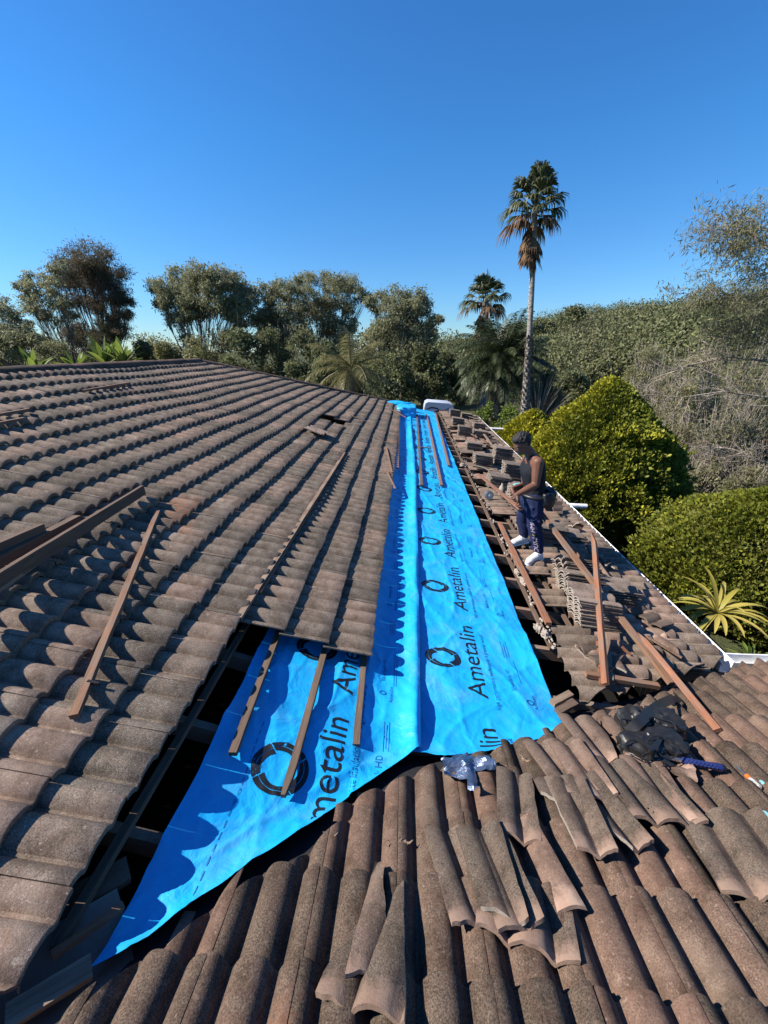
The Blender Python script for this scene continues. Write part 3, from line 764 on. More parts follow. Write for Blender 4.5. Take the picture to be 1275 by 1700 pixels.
board('timber_plank', np.array(onR((972, 1119), R3, .09)), np.array(onR((1093, 1139), R3, .10)), 0.045, 0.035, M['batten'], 'short brown plank lying level across the tiles above the tool pouch', 'plank', None, 76)
board('timber_offcut', np.array(onR((1000, 1137), R3, .09)), np.array(onR((993, 1066), R3, .10)), 0.04, 0.02, M['batten_rust'], 'short orange offcut just left of the pale grey plank', 'offcut', None, 77)
board('timber_offcut', np.array(onR((1030, 1075), R3, .13)), np.array(onR((1045, 1090), R3, .10)), 0.06, 0.015, M['batten_rust'], 'triangular orange splinter beside the longest batten', 'offcut', None, 78, ends=(0, 1))
for i, (q0, q1, l0, l1, mt, lb) in enumerate([((965, 925), (895, 838), .20, .28, 'batten', 'brown batten leading from the worker legs to the tile stack'), ((935, 888), (897, 848), .10, .16, 'batten_brown', 'short dark batten on the tiles right behind the worker'),
        ((925, 893), (902, 878), .10, .12, 'batten_rust', 'tiny orange offcut at the heels of the worker'), ((1002, 950), (975, 905), .10, .15, 'batten_brown', 'dark plank offcut on the shaded tiles under the long batten'), ((1038, 1000), (985, 925), .09, .16, 'batten_grey', 'grey batten lying in the shade between stack and gutter'),
        ((928, 1150), (872, 1122), -.01, -.01, 'batten_grey', '') , ]):
    if lb: board('wooden_batten', np.array(onR(q0, R3, l0)), np.array(onR(q1, R3, l1)), 0.045, 0.028, M[mt], lb, 'batten', None, 80 + i)
for i, (q0, q1, lb) in enumerate([((916, 1168), (948, 1152), 'brown timber offcut at the corner of the blue sheet, upper one'), ((925, 1182), (955, 1166), 'dark timber offcut at the corner of the blue sheet, lower one')]):
    board('timber_offcut', np.array(onR(q0, R3, .0)), np.array(onR(q1, R3, .02)), 0.05, 0.03, M['batten_grey' if i == 0 else 'batten_brown'], lb, 'offcut', None, 90 + i)
# mortar crumbs along the ragged edge
m = MB()
for i in range(330):
    y = 1.9 + (i / 330.0) ** 1.5 * 14.5; x = 1.345 + rnd.gauss(0, .026) - (0.015 if y < 6 else 0)
    if noise.noise(Vector((y * 2.2, 5, 1))) < -.02: continue
    if y < 1.62 + x * .43 + .1: continue
    V, F = lump((x, y, zp(R3, x, y) + 0.022 + rnd.random() * .02), (rnd.uniform(.004, .015), rnd.uniform(.006, .024), rnd.uniform(.004, .012)), rnd.random() * 99, n=7, amp=.6)
    m.add(V, F, rnd.random())
H_(m.build('edge_mortar', M['mortar'], house))['kind'] = 'stuff'
# ------------------------------------------------------------------ loose tiles
def solid_tile(L=0.395, W=0.33, nu=24, nv=7, cut=None, seed=0, H=0.038, th=0.017, stk=False):
    us = np.linspace(0, W, nu + 1); vs = np.linspace(0, L, nv + 1)
    top = np.array([[u - W / 2, v - L / 2, prof(np.array([u + .002]), H)[0] + (0.004 if (u < .018) else 0)] for v in vs for u in us])
    bot = top - [0, 0, th]
    n = nu + 1; N_ = len(top); F = []
    for i in range(nv):
        for j in range(nu):
            a_ = i * n + j; F.append([a_, a_ + 1, a_ + n + 1, a_ + n]); F.append([N_ + a_, N_ + a_ + n, N_ + a_ + n + 1, N_ + a_ + 1])
    for j in range(nu):
        F.append([j, j + N_, j + 1 + N_, j + 1]); b_ = nv * n + j; F.append([b_, b_ + 1, b_ + 1 + N_, b_ + N_])
    for i in range(nv):
        a_ = i * n; F.append([a_, a_ + n, a_ + n + N_, a_ + N_]); a_ = i * n + nu; F.append([a_, a_ + N_, a_ + n + N_, a_ + n])
    V = np.concatenate([top, bot])
    bm = bmesh.new(); bv = [bm.verts.new(v) for v in V]; nm = len(F)
    for f in F: bm.faces.new([bv[i] for i in f])
    for (cx, cy, nx, ny) in (cut or []):
        r_ = bmesh.ops.bisect_plane(bm, geom=bm.verts[:] + bm.edges[:] + bm.faces[:], plane_co=(cx, cy, 0), plane_no=(nx, ny, 0), clear_outer=True)
        ed = [e_ for e_ in bm.edges if e_.is_boundary]
        f_ = bmesh.ops.triangle_fill(bm, edges=ed, use_beauty=True)
        for g in f_['geom']:
            if isinstance(g, bmesh.types.BMFace): g.material_index = 1
        for v in bm.verts:
            if abs((v.co.x - cx) * nx + (v.co.y - cy) * ny) < 1e-4:
                q = noise.noise(Vector((v.co.x * 30, v.co.y * 30, seed))) * 0.006; v.co.x += nx * q; v.co.y += ny * q
    # rough head edge
    for v in bm.verts:
        if v.co.y > L / 2 - 1e-4: v.co.y += noise.noise(Vector((v.co.x * 40, 0, seed))) * 0.006
        v.co.z += noise.noise(v.co * 6 + Vector((seed, 0, 0))) * 0.0015
    bm.verts.ensure_lookup_table()
    la = bm.verts.layers.float.new('head'); lt = bm.verts.layers.float.new('tint'); tv = random.Random(seed).random()
    for v in bm.verts: v[la] = max(0.0, min(1.0, (v.co.y - (L / 2 - 0.13)) / 0.13)); v[lt] = tv
    bmesh.ops.recalc_face_normals(bm, faces=bm.faces[:])
    if stk:
        for f in bm.faces:
            if abs(f.normal.y) > .7: f.material_index = 1
    me = bm_mesh(bm, 'tile'); me.set_sharp_from_angle(angle=R(38)); me.materials.append(M['tile_stack' if stk else 'tile_loose']); me.materials.append(M['broken'])
    return me
protos = [solid_tile(seed=s_, stk=True, th=0.012) for s_ in range(6)]
k = NT('nail_hole', .9, .1); k.color((.01, .008, .006)); M['hole'] = k.m
def place_tile(me, pos, head, up=(0, 0, 1), label='', group=None, hole=False, parent=None):
    """head: direction in which the head end points"""
    d = Vector(head).normalized(); upv = Vector(up).normalized(); x = d.cross(upv).normalized(); z = x.cross(d)
    m_ = Matrix((x, d, z)).transposed().to_4x4(); m_.translation = Vector(pos)
    o = bpy.data.objects.new('loose_tile', me); COL.objects.link(o); o.matrix_world = m_
    if label: tag(o, label, 'roof tile', group)
    if hole:
        mm = MB(); mm.tube([(0.072, 0.155, 0.0385), (0.072, 0.155, 0.0405)], 0.004, 8); V = mm.V[0]; mm.add(np.array([V[8 + i] for i in range(8)]), [[0, 1, 2, 3, 4, 5, 6, 7]])
        h_ = link('nail_hole', mm.mesh(), M['hole'], o)
    return o
N1 = Vector((0, s18, c18)); D1 = Vector((0, -c18, s18))
def tile_px(tail, head, lift, label, cut=None, seed=1, roll=0.0, pitch=0.0, hole=True, group=None):
    A_ = Vector(on(*tail, R1, lift)); B_ = Vector(on(*head, R1, lift)); d = (B_ - A_).normalized()
    d = (d + N1 * pitch).normalized()
    upv = (N1 + Vector((1, 0, 0)) * roll).normalized()
    me = solid_tile(cut=cut, seed=seed) if (cut or True) else protos[0]
    c_ = B_ - d * 0.20
    return place_tile(me, c_, d, upv, label, group, hole and not cut)
b0 = 0.066
tile_px((768, 1388), (826, 1540), b0 + .010, 'broken-nosed tile with pale head and nail hole, left one of the near heap', seed=11, cut=[(-.105, 0, -1, .15)], roll=.05, pitch=.05)
tile_px((862, 1420), (872, 1580), b0 + .002, 'dark broken tile half buried at the bottom of the near heap', cut=[(0, -.03, .3, -1)], seed=12, roll=.1, hole=False)
tile_px((835, 1392), (905, 1540), b0 + .045, 'slanting tile under the top one on the right of the near heap', seed=13, roll=-.12, pitch=.05, hole=False, cut=[(-.012, 0, -1, .05)])
tile_px((828, 1388), (889, 1535), b0 + .066, 'topmost tile on the right of the near heap, seen edge on', seed=14, roll=-.16, pitch=.06, cut=[(-.005, 0, -1, .12), (.05, .19, .5, 1)], hole=False)
tile_px((905, 1440), (940, 1525), b0 + .005, 'narrow tile sliver leaning right of the near heap', seed=15, cut=[(.05, 0, 1, .1), (-.06, 0, -1, -.1)], roll=-.5, hole=False)
tile_px((880, 1310), (893, 1408), b0 + .02, 'tile with orange head and nail hole above the near heap', seed=16, cut=[(-.01, 0, -1, 0)], roll=0.04)
tile_px((925, 1335), (955, 1420), b0 + .035, 'tile resting on two others just below the tilted pair', seed=17, roll=-.08, cut=[(.01, 0, 1, .1)])
tile_px((960, 1330), (1025, 1418), b0 + .03, 'three cornered broken tile with rusty orange head', seed=18, cut=[(.04, .05, 1, .75)], roll=-.05)
tile_px((915, 1240), (985, 1325), b0 + .025, 'tile with bright orange head left of the split pair', seed=19, roll=.02)
tile_px((962, 1240), (1028, 1328), b0 + .055, 'dark tile lying over the orange headed one, its edge raised', seed=20, roll=-.15, cut=[(-.01, 0, -1, 0.05)])
tile_px((1047, 1288), (1113, 1372), b0 + .040, 'large tile with pale orange head in the middle of the row', seed=21, roll=.04, pitch=.03)
tile_px((1105, 1300), (1160, 1372), b0 + .030, 'narrow reddish tile with a curved broken side, right end of the row', seed=22, cut=[(-.02, 0, -1, .1), (.12, .1, 1, .4)])
tile_px((1060, 1225), (1097, 1278), b0 + .015, 'tile under the tool pouch with pale head sticking out', seed=23, roll=.05)
tile_px((975, 1205), (1028, 1268), b0 + .020, 'dark tile with a long white chipped edge left of the tool pouch', seed=24, cut=[(-.05, 0, -1, .3)], roll=.06)
tile_px((1240, 1425), (1290, 1500), b0 + .045, 'tile raised on edge at the right border of the photo', seed=25, roll=-.25, hole=False)
tile_px((1080, 1250), (1150, 1272), b0 + .004, 'flat tile piece with chipped end right of the tool pouch', seed=26, cut=[(0, -.02, 0, -1)], hole=False)
# the two pieces in the foreground
tile_px((628, 1490), (565, 1640), b0 + .015, 'broken half tile in the foreground pointing to the lower left', seed=27, cut=[(.03, 0, 1, .18), (0, -.12, -.9, -.5), (-.12, .1, -.6, .8)], roll=.1, hole=False)
tile_px((650, 1540), (610, 1690), b0 + .030, 'pointed broken tile in the foreground with pale head and nail hole', seed=28, cut=[(-.06, .0, -1, -.25), (.10, -.05, 1, -.35)], roll=-.22, pitch=.08, hole=False)
# stacks on the lower slope
N3 = Vector((s3, 0, c3)); D3 = Vector((c3, 0, -s3))
def stack(x, y, n, label, step=0.0185, ang=0.0, lean=(0, 0), jit=0.006, base=0.066, tilt=0.0, seed=0, first_head=-1):
    rs = random.Random(seed + 100)
    for i in range(n):
        rot = Matrix.Rotation(ang + rs.gauss(0, .035), 3, 'Z')
        d = rot @ Vector((c3 * first_head, 0, -s3 * first_head))
        upv = Matrix.Rotation(tilt + rs.gauss(0, .01), 3, 'X') @ N3
        p_ = Vector((x + lean[0] * i + rs.gauss(0, jit), y + lean[1] * i + rs.gauss(0, jit), 0)); p_.z = zp(R3, x, y) + base + i * step
        k_ = n - 1 - i; od = ['topmost', 'second', 'third', 'fourth', 'fifth', 'sixth', 'seventh', 'eighth', 'ninth', 'tenth', 'eleventh', 'twelfth', 'thirteenth', 'fourteenth', 'fifteenth', 'sixteenth', 'seventeenth', 'eighteenth'][k_]
        place_tile(protos[rs.randrange(6)], p_, d, upv, 'tile ' + label + (', topmost' if k_ == 0 else ', lowest' if i == 0 else ', %s from the top' % od), 'stacked roof tiles on the lower slope')
stack(1.84, 3.20, 13, 'in the zigzag stack beside the steep red batten', lean=(-.004, .003), seed=1, first_head=1, step=.0215)
stack(1.90, 3.62, 9, 'in the tipped pile right behind the zigzag stack', lean=(-.003, .012), tilt=-.35, seed=2, step=.024)
stack(1.98, 3.96, 7, 'leaning in the fan nearest the worker feet', lean=(.0, .020), tilt=-.6, seed=3, step=.021, base=.10)
stack(2.30, 3.75, 5, 'in the low pile under the longest batten', seed=31, lean=(.01, .01), step=.022)
stack(2.02, 5.0, 10, 'in the dark stack right behind the worker', seed=4, step=.0205)
stack(2.35, 5.20, 4, 'in the low pile between worker and gutter', seed=41)
stack(1.95, 6.35, 14, 'in the pale stack half hidden by the worker', seed=5, step=.021)
stack(1.72, 7.10, 12, 'in the stack beyond the worker hands', seed=6, lean=(.004, .002))
stack(2.18, 7.85, 15, 'in the wide stack beyond the worker chest', seed=7, step=.022)
stack(1.72, 8.7, 12, 'in the shaded stack left of the dark sided one', seed=8)
stack(2.22, 9.0, 18, 'in the tall dark sided stack near the gutter', seed=9, step=.022)
stack(2.66, 8.8, 5, 'in the small pile touching the gutter', seed=91)
stack(1.75, 10.2, 9, 'in the stack below the slanted thin board', seed=10)
stack(2.62, 10.6, 6, 'in the upright curved row by the gutter', seed=11, tilt=-.9, lean=(0, .05), base=.12, step=.002, ang=1.5)
stack(1.75, 12.0, 14, 'in the far left stack with pale side', seed=12)
stack(2.25, 12.0, 11, 'in the far stack topped by broken pieces', seed=13)
stack(1.75, 13.7, 13, 'in the second farthest left stack', seed=14)
stack(2.45, 13.6, 10, 'in the second farthest gutter side stack', seed=15)
stack(1.85, 15.6, 14, 'in the farthest left stack', seed=16)
stack(2.35, 15.8, 9, 'in the farthest gutter side stack', seed=17)
for i, (x, y, an, tl_) in enumerate([(2.5, 4.5, 1.2, .2), (2.55, 3.4, .5, .15), (2.45, 2.95, 1.9, .1), (1.75, 2.62, .2, .1), (2.35, 11.2, .8, .4), (2.5, 12.6, 2.2, .5), (2.1, 10.4, .4, .3), (2.5, 14.9, 1.0, .4), (2.0, 14.6, 2.0, .3), (1.62, 2.55, 1.4, .5)]):
    d = Matrix.Rotation(an, 3, 'Z') @ D3; me = solid_tile(cut=[(.02, .03, math.cos(an * 3), math.sin(an * 3))], seed=60 + i)
    place_tile(me, (x, y, zp(R3, x, y) + .085), d, Matrix.Rotation(-tl_, 3, 'X') @ N3,
               ['broken tile by the shaded long batten', 'rounded broken tile right of the tallest stack', 'broken tile near the gutter above the orange red batten', 'broken tile next to the steep red batten foot', 'broken tile leaning on the far row of upright tiles', 'broken tile tipped over on a far stack near the gutter', 'broken tile under the slanted thin board', 'farthest broken tile near the gutter', 'broken tile between the farthest stacks', 'pale broken tile bundle left of the steep red batten'][i])
rs9 = random.Random(5)
for i in range(18):
    y = 5.6 + i * .62; x = rs9.choice([1.6, 2.05, 2.5, 2.6]) + rs9.gauss(0, .10); an = rs9.uniform(0, 6.28)
    d = Matrix.Rotation(an, 3, 'Z') @ D3; me = solid_tile(cut=[(rs9.gauss(0, .04), rs9.gauss(0, .05), math.cos(an * 3), math.sin(an * 3))], seed=160 + i, nu=12, nv=4)
    place_tile(me, (min(x, 2.72), y, zp(R3, x, y) + .085 + rs9.random() * .06), d, Matrix.Rotation(rs9.gauss(0, .35), 3, 'X') @ N3, 'broken tile piece in the rubble of the far stacks, %s from the near end' % ['nearest', 'second', 'third', 'fourth', 'fifth', 'sixth', 'seventh', 'eighth', 'ninth', 'tenth', 'eleventh', 'twelfth', 'thirteenth', 'fourteenth', 'fifteenth', 'sixteenth', 'seventeenth', 'farthest'][i], 'rubble between the far stacks')
# pale tiles on the left slope by the hole
for i in range(3):
    p_ = on(524, 716, R2, RT + .02 + i * .028); d = Vector((c18, -.25, -s18))
    place_tile(protos[i], p_, d, (s18, 0, c18), ['lowest', 'middle', 'top'][i] + ' tile of the small pale pile beside the hole in the left slope', 'pale tile pile by the hole')
board('timber_offcut', on(578, 719, R2, RT), on(586, 706, R2, RT), 0.10, 0.02, M['mortar'], 'pale chipped tile strip at the right of the hole in the left slope', 'tile piece', None, 97)
board('timber_offcut', on(797, 712, R3, .25), on(822, 746, R3, .16), 0.06, 0.02, M['batten_grey'], 'slanted thin board on the far stacks left of the gutter', 'board', None, 98)
# ------------------------------------------------------------------ terrain
def S_(t): t = min(1, max(0, t)); return t * t * (3 - 2 * t)
def gz(x, y):
    r_ = 8.5 * S_((x - 6 + (y - 10) * .10) / 55) * S_((y - 4) / 40) + 3.0 * S_((y - 60) / 80) * S_((x + 20) / 60)
    return -5.2 + r_ + 0.25 * noise.noise(Vector((x * .08, y * .08, 0)))
xs = np.concatenate([np.linspace(-600, -80, 12), np.linspace(-70, 110, 73), np.linspace(125, 700, 12)])
ys = np.concatenate([np.linspace(-300, -30, 8), np.linspace(-25, 140, 67), np.linspace(150, 900, 14)])
V = [(x, y, gz(x, y)) for y in ys for x in xs]; nx = len(xs)
F = [[j * nx + i, j * nx + i + 1, (j + 1) * nx + i + 1, (j + 1) * nx + i] for j in range(len(ys) - 1) for i in range(nx - 1)]
k = NT('garden_ground', 0.95, 0.1); n_ = k.noise(0.35, 5, 0.7); n2_ = k.noise(7, 4, 0.7)
k.color(k.mix(n2_, k.mix(n_, (0.035, 0.05, 0.018), (0.10, 0.085, 0.05)), (0.05, 0.06, 0.025))).bump(n2_, 0.8, 0.1)
tag(link('ground', npmesh('ground', V, F), k.m, None, True), kind='structure')

# ------------------------------------------------------------------ foliage
def mat_leaf(name, a_, b_, c_=None, rough=0.6, trans=0.42, big=0.6):
    k = NT(name, rough, 0.25)
    isl = k.island()
    c = k.mix(k.ramp(isl, [(0.1, (0, 0, 0)), (0.9, (1, 1, 1))]), a_, b_)
    if c_: c = k.mix(k.ramp(k.noise(big, 3, 0.6), [(0.42, (0, 0, 0)), (0.62, (1, 1, 1))]), c, c_)
    k.color(c)
    tr = k.n('BsdfTranslucent'); k.t.links.new(c if not isinstance(c, tuple) else c, tr.inputs['Color'])
    mx = k.n('MixShader'); mx.inputs[0].default_value = trans
    k.t.links.new(k.b.outputs[0], mx.inputs[1]); k.t.links.new(tr.outputs[0], mx.inputs[2])
    k.t.links.new(mx.outputs[0], k.t.nodes['Material Output'].inputs['Surface'])
    return k.m
M['leaf_gum'] = mat_leaf('gum_leaves', (0.14, 0.15, 0.07), (0.34, 0.33, 0.18), (0.21, 0.21, 0.12))
M['leaf_cas'] = mat_leaf('casuarina_needles', (0.085, 0.066, 0.040), (0.20, 0.15, 0.095), (0.09, 0.088, 0.050))
M['leaf_dark'] = mat_leaf('dark_leaves', (0.085, 0.10, 0.042), (0.22, 0.23, 0.10), (0.14, 0.15, 0.075))
M['leaf_olive'] = mat_leaf('olive_scrub_leaves', (0.14, 0.15, 0.055), (0.31, 0.30, 0.135), (0.20, 0.185, 0.10), big=0.15)
M['leaf_hill'] = mat_leaf('hill_leaves', (0.070, 0.085, 0.030), (0.20, 0.21, 0.085), (0.12, 0.115, 0.055), big=0.10, trans=.2)
M['leaf_dry'] = mat_leaf('dry_scrub_leaves', (0.12, 0.125, 0.055), (0.28, 0.265, 0.13), (0.18, 0.17, 0.09), big=0.3)
M['leaf_bright'] = mat_leaf('bright_green_leaves', (0.08, 0.13, 0.02), (0.20, 0.26, 0.05), (0.12, 0.15, 0.03))
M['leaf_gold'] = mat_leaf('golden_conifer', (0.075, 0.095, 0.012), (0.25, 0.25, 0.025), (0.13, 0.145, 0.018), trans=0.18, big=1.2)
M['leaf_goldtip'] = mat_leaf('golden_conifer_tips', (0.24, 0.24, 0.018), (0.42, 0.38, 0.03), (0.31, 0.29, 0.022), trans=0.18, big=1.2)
M['leaf_conifer'] = mat_leaf('green_conifer', (0.075, 0.092, 0.020), (0.25, 0.24, 0.045), (0.14, 0.145, 0.032), trans=0.15, big=1.0)
M['palm'] = mat_leaf('palm_frond', (0.045, 0.060, 0.026), (0.15, 0.16, 0.080), rough=0.45)
M['palm_dark'] = mat_leaf('dark_palm_frond', (0.022, 0.034, 0.013), (0.085, 0.10, 0.045), rough=0.4, trans=.15)
M['palm_y'] = mat_leaf('yellow_palm_frond', (0.085, 0.095, 0.030), (0.26, 0.22, 0.10), rough=0.45)
M['palm_dead'] = mat_leaf('dead_palm_skirt', (0.10, 0.055, 0.028), (0.30, 0.19, 0.11), rough=0.8)
M['strap'] = mat_leaf('yellow_strap_leaf', (0.36, 0.30, 0.05), (0.60, 0.46, 0.13), (0.30, 0.30, 0.06), rough=0.45)
M['grassgrey'] = mat_leaf('grey_grass_blades', (0.14, 0.12, 0.09), (0.34, 0.30, 0.24), rough=0.8)
def mat_bark(name, a_, b_, sc=8):
    k = NT(name, 0.9, 0.15); n_ = k.ramp(k.noise(sc, 4, 0.7), [(.35, (0, 0, 0)), (.65, (1, 1, 1))]); k.color(k.mix(n_, a_, b_)).bump(n_, 0.7, 0.05); return k.m
M['bark'] = mat_bark('dark_bark', (0.08, 0.065, 0.05), (0.24, 0.20, 0.16))
M['twig'] = mat_bark('grey_twigs', (0.16, 0.13, 0.10), (0.36, 0.31, 0.25), 3)
M['palmbark'] = mat_bark('palm_trunk', (0.16, 0.14, 0.12), (0.46, 0.42, 0.37), 14)
def leaves(P, size, aspect=0.4, droop=0.0, sd=1, up=None, jit=0.5, curl=0.0):
    """quads at points P: rhombic leaves, long axis random (droop pulls it down)"""
    rs = np.random.RandomState(sd); n = len(P); P = np.asarray(P)
    d = rs.normal(size=(n, 3)); d[:, 2] -= droop * 1.6
    if up is not None: d = d * jit + up
    d /= np.linalg.norm(d, axis=1)[:, None] + 1e-9
    b = np.cross(d, rs.normal(size=(n, 3))); b /= np.linalg.norm(b, axis=1)[:, None] + 1e-9
    L = size * rs.uniform(.6, 1.4, n)[:, None]; W = L * aspect
    V = np.stack([P, P + d * L * .45 + b * W * .5, P + d * L, P + d * L * .45 - b * W * .5], 1).reshape(-1, 3)
    return V, np.arange(n * 4).reshape(-1, 4)
def clump_pts(c, r, n, rs, shell=0.55, flat=0.75, sub=9):
    """points inside a lumpy clump: sub-clusters spread through the volume, denser outside"""
    d = rs.normal(size=(sub, 3)); d /= np.linalg.norm(d, axis=1)[:, None]
    d *= (rs.uniform(shell, 1.0, sub) ** 0.6)[:, None] * r; d[:, 2] *= flat
    k_ = rs.randint(0, sub, n); o = rs.normal(size=(n, 3)) * r * 0.27; o[:, 2] *= 0.8
    return np.array(c) + d[k_] + o, np.array(c) + d
def tree(name, label, cat, Y, base_px, clumps, leafmat, group=None, nleaf=900, lsize=0.28, aspect=0.3, droop=0.4, trunk_r=0.22, fork=0.35, seed=1, bark='bark', sub=10, depth=0.7, fine=True, fill=9):
    """clumps: (px, py, radius px) in the photograph at distance Y -> world spheres"""
    rs = np.random.RandomState(seed)
    sc = Y / 690.0
    C = []
    lo_ = max(c[1] for c in clumps); xs_ = [c[0] for c in clumps]; extra = []
    for (px, py, r_) in clumps:
        for q in range(2): an = rs.uniform(0, 6.28); extra.append((px + math.cos(an) * r_ * 1.0, py + abs(math.sin(an)) * r_ * .9 - 2, r_ * .62))
    if fill:
        for q in range(fill): extra.append((rs.uniform(min(xs_) + 6, max(xs_) - 6), rs.uniform(lo_ - 22, 592), 17))
    for (px, py, r_) in list(clumps) + extra:
        yy = Y + rs.uniform(-1, 1) * depth * Y * 0.07
        c_ = at(px, py, yy); C.append((c_, r_ * sc * 1.0))
    bx = at(base_px, 620, Y); bx = np.array([bx[0], Y, gz(bx[0], Y) - 0.1])
    root = empty(name, tuple(bx), label, cat, group)
    tm = MB(); PL = []
    top = np.mean([c for c, r_ in C], 0)
    fk = bx + (top - bx) * fork + np.array([rs.normal() * .3, 0, 0])
    n1 = 6; pts = [bx + (fk - bx) * t + np.array([0.15 * math.sin(t * 3 + seed), 0, 0]) for t in np.linspace(0, 1, n1)]
    tm.tube(pts, np.linspace(trunk_r, trunk_r * .7, n1), 8)
    for (c_, r_) in C:
        cr = rs.uniform(-.4, .4, 3) * np.linalg.norm(c_ - fk) * .25; cr[2] = abs(cr[2]) * -0.6
        pts = []
        for t in np.linspace(0, 1, 7): pts.append(fk * (1 - t) + c_ * t + cr * 4 * t * (1 - t) * .5 + np.array([0, 0, -r_ * .5 * t * (1 - t)]))
        rr = trunk_r * .24 * (0.6 + 0.4 * min(1.5, r_ / 1.5)); tm.tube(pts, np.linspace(rr, rr * .3, 7), 5)
        n = int(nleaf * 2.0 * (r_ ** 1.6)); lsz = lsize * .85; P, subs = clump_pts(c_, r_, max(n, 60), rs, sub=sub)
        for s_ in subs:
            st = pts[4]; mid = (st + s_) / 2 + rs.normal(size=3) * r_ * .12
            tm.tube([st, mid, s_], [rr * .28, rr * .2, rr * .08], 4)
            if fine:
                for q in range(3):
                    e_ = s_ + rs.normal(size=3) * r_ * .3; tm.tube([mid * .3 + s_ * .7, e_], [rr * .10, rr * .04], 3)
        PL.append(P)
    tr = tm.build('trunk', M[bark], root); tr.location = -Vector(bx)
    V, F = leaves(np.concatenate(PL), lsz, aspect, droop, seed)
    cr_ = link('crown', npmesh('crown', V, F), M[leafmat], root); cr_.location = -Vector(bx)
    return root
GT = 'trees beyond the roof'
tree('casuarina_tree', 'tallest dark brownish feathery tree left of centre with a dense domed crown', 'tree', 34, 178,
     [(120, 440, 22), (150, 425, 26), (182, 440, 24), (140, 465, 25), (170, 470, 26), (198, 490, 18), (150, 500, 17), (185, 520, 18), (205, 520, 10), (120, 495, 12), (190, 545, 13), (165, 545, 14), (110, 465, 14)],
     'leaf_cas', GT, 850, .30, .16, .5, .25, .35, 11)
tree('gum_tree', 'open light green gum tree leaning left in front of the dark brownish tree', 'tree', 30, 140,
     [(85, 455, 15), (60, 465, 14), (45, 490, 14), (75, 480, 13), (95, 500, 12), (55, 508, 10), (110, 520, 12), (35, 475, 8), (100, 445, 10), (70, 520, 10)],
     'leaf_gum', GT, 430, .26, .28, .4, .16, .35, 12)
tree('gum_tree', 'sparse tree at the far left edge with dark layered twigs', 'tree', 26, 40, [(0, 500, 14), (12, 520, 14), (-10, 545, 20), (25, 545, 14), (5, 575, 20), (45, 560, 14), (38, 535, 10)], 'leaf_gum', GT, 500, .25, .28, .4, .16, .45, 13)
tree('gum_tree', 'broad rounded gum tree with visible forked limbs left of the group beyond the hip', 'tree', 34, 340,
     [(275, 475, 19), (300, 462, 20), (330, 458, 20), (360, 462, 22), (390, 470, 20), (412, 488, 18), (290, 498, 16), (325, 490, 18), (355, 498, 18), (385, 505, 18), (265, 505, 10), (405, 525, 17), (310, 520, 12)],
     'leaf_gum', GT, 820, .27, .28, .4, .22, .30, 14)
tree('gum_tree', 'thin crowned gum tree second from the left in the group beyond the hip', 'tree', 36, 470,
     [(440, 485, 15), (462, 478, 16), (485, 490, 15), (450, 508, 16), (478, 515, 16), (500, 505, 12), (430, 520, 16), (455, 540, 20), (490, 545, 18)],
     'leaf_gum', GT, 620, .27, .28, .4, .2, .35, 15)
tree('gum_tree', 'airy gum tree with two high rounded crowns behind the yellow feather palm', 'tree', 38, 540,
     [(505, 470, 16), (530, 462, 14), (560, 465, 18), (585, 470, 16), (598, 490, 12), (520, 495, 13), (550, 495, 16), (580, 505, 13), (510, 520, 15), (545, 530, 16), (575, 535, 14)],
     'leaf_gum', GT, 560, .27, .28, .4, .2, .35, 16)
tree('gum_tree', 'wide silvery gum tree in front of the clump between feather palm and dark palm', 'tree', 30, 660,
     [(630, 500, 16), (655, 492, 18), (685, 495, 18), (705, 510, 14), (720, 530, 10), (640, 525, 20), (670, 525, 20), (698, 545, 16), (650, 555, 22), (680, 570, 22), (715, 560, 12), (625, 550, 14)],
     'leaf_gum', GT, 950, .24, .28, .4, .2, .35, 17)
# dense middle storey as individual bushes
def shrub(name, label, cat, c, rad, leafmat, n, size, seed=1, aspect=0.5, droop=0.1, group=None, twigs=12, twigmat='bark', lobes=12, twr=0.012):
    """c: centre on the ground line; rad (rx, ry, rz)"""
    rs = np.random.RandomState(seed); c = np.array(c, float)
    root = empty(name, tuple(c), label, cat, group)
    P = []; tw = MB()
    for i in range(lobes):
        d = rs.normal(size=3); d /= np.linalg.norm(d); d[2] = abs(d[2])
        lc = np.array([d[0] * rad[0] * .68, d[1] * rad[1] * .68, rad[2] * (.18 + d[2] * .62)])
        lr = min(rad) * rs.uniform(.32, .5)
        v = rs.normal(size=(n // lobes, 3)); v /= np.linalg.norm(v, axis=1)[:, None]
        v *= lr * rs.uniform(.55, 1.06, (n // lobes, 1)); 
        nn = np.array([noise.noise(Vector(q * 2.2 / lr)) for q in v]); v *= (1 + .35 * nn)[:, None]
        P.append(lc + v)
    for i in range(twigs):
        d = rs.normal(size=3); d /= np.linalg.norm(d); d[2] = abs(d[2]) * .9 + .15
        e_ = d * np.array(rad) * rs.uniform(.85, 1.15); e_[2] = min(e_[2], rad[2] * 1.08); m_ = e_ * .5 + rs.normal(size=3) * min(rad) * .12
        tw.tube([(0, 0, 0), m_, e_], [twr * 1.6, twr, twr * .35], 4)
        for q in range(3):
            s_ = m_ + (e_ - m_) * rs.uniform(0, .8); tw.tube([s_, s_ + rs.normal(size=3) * min(rad) * .25], [twr * .5, twr * .2], 3)
    tw.build('stems', M[twigmat], root)
    P = np.concatenate(P); P = P[P[:, 2] > -0.1]
    V, F = leaves(P, size, aspect, droop, seed)
    link('foliage', npmesh('foliage', V, F), M[leafmat], root)
    return root
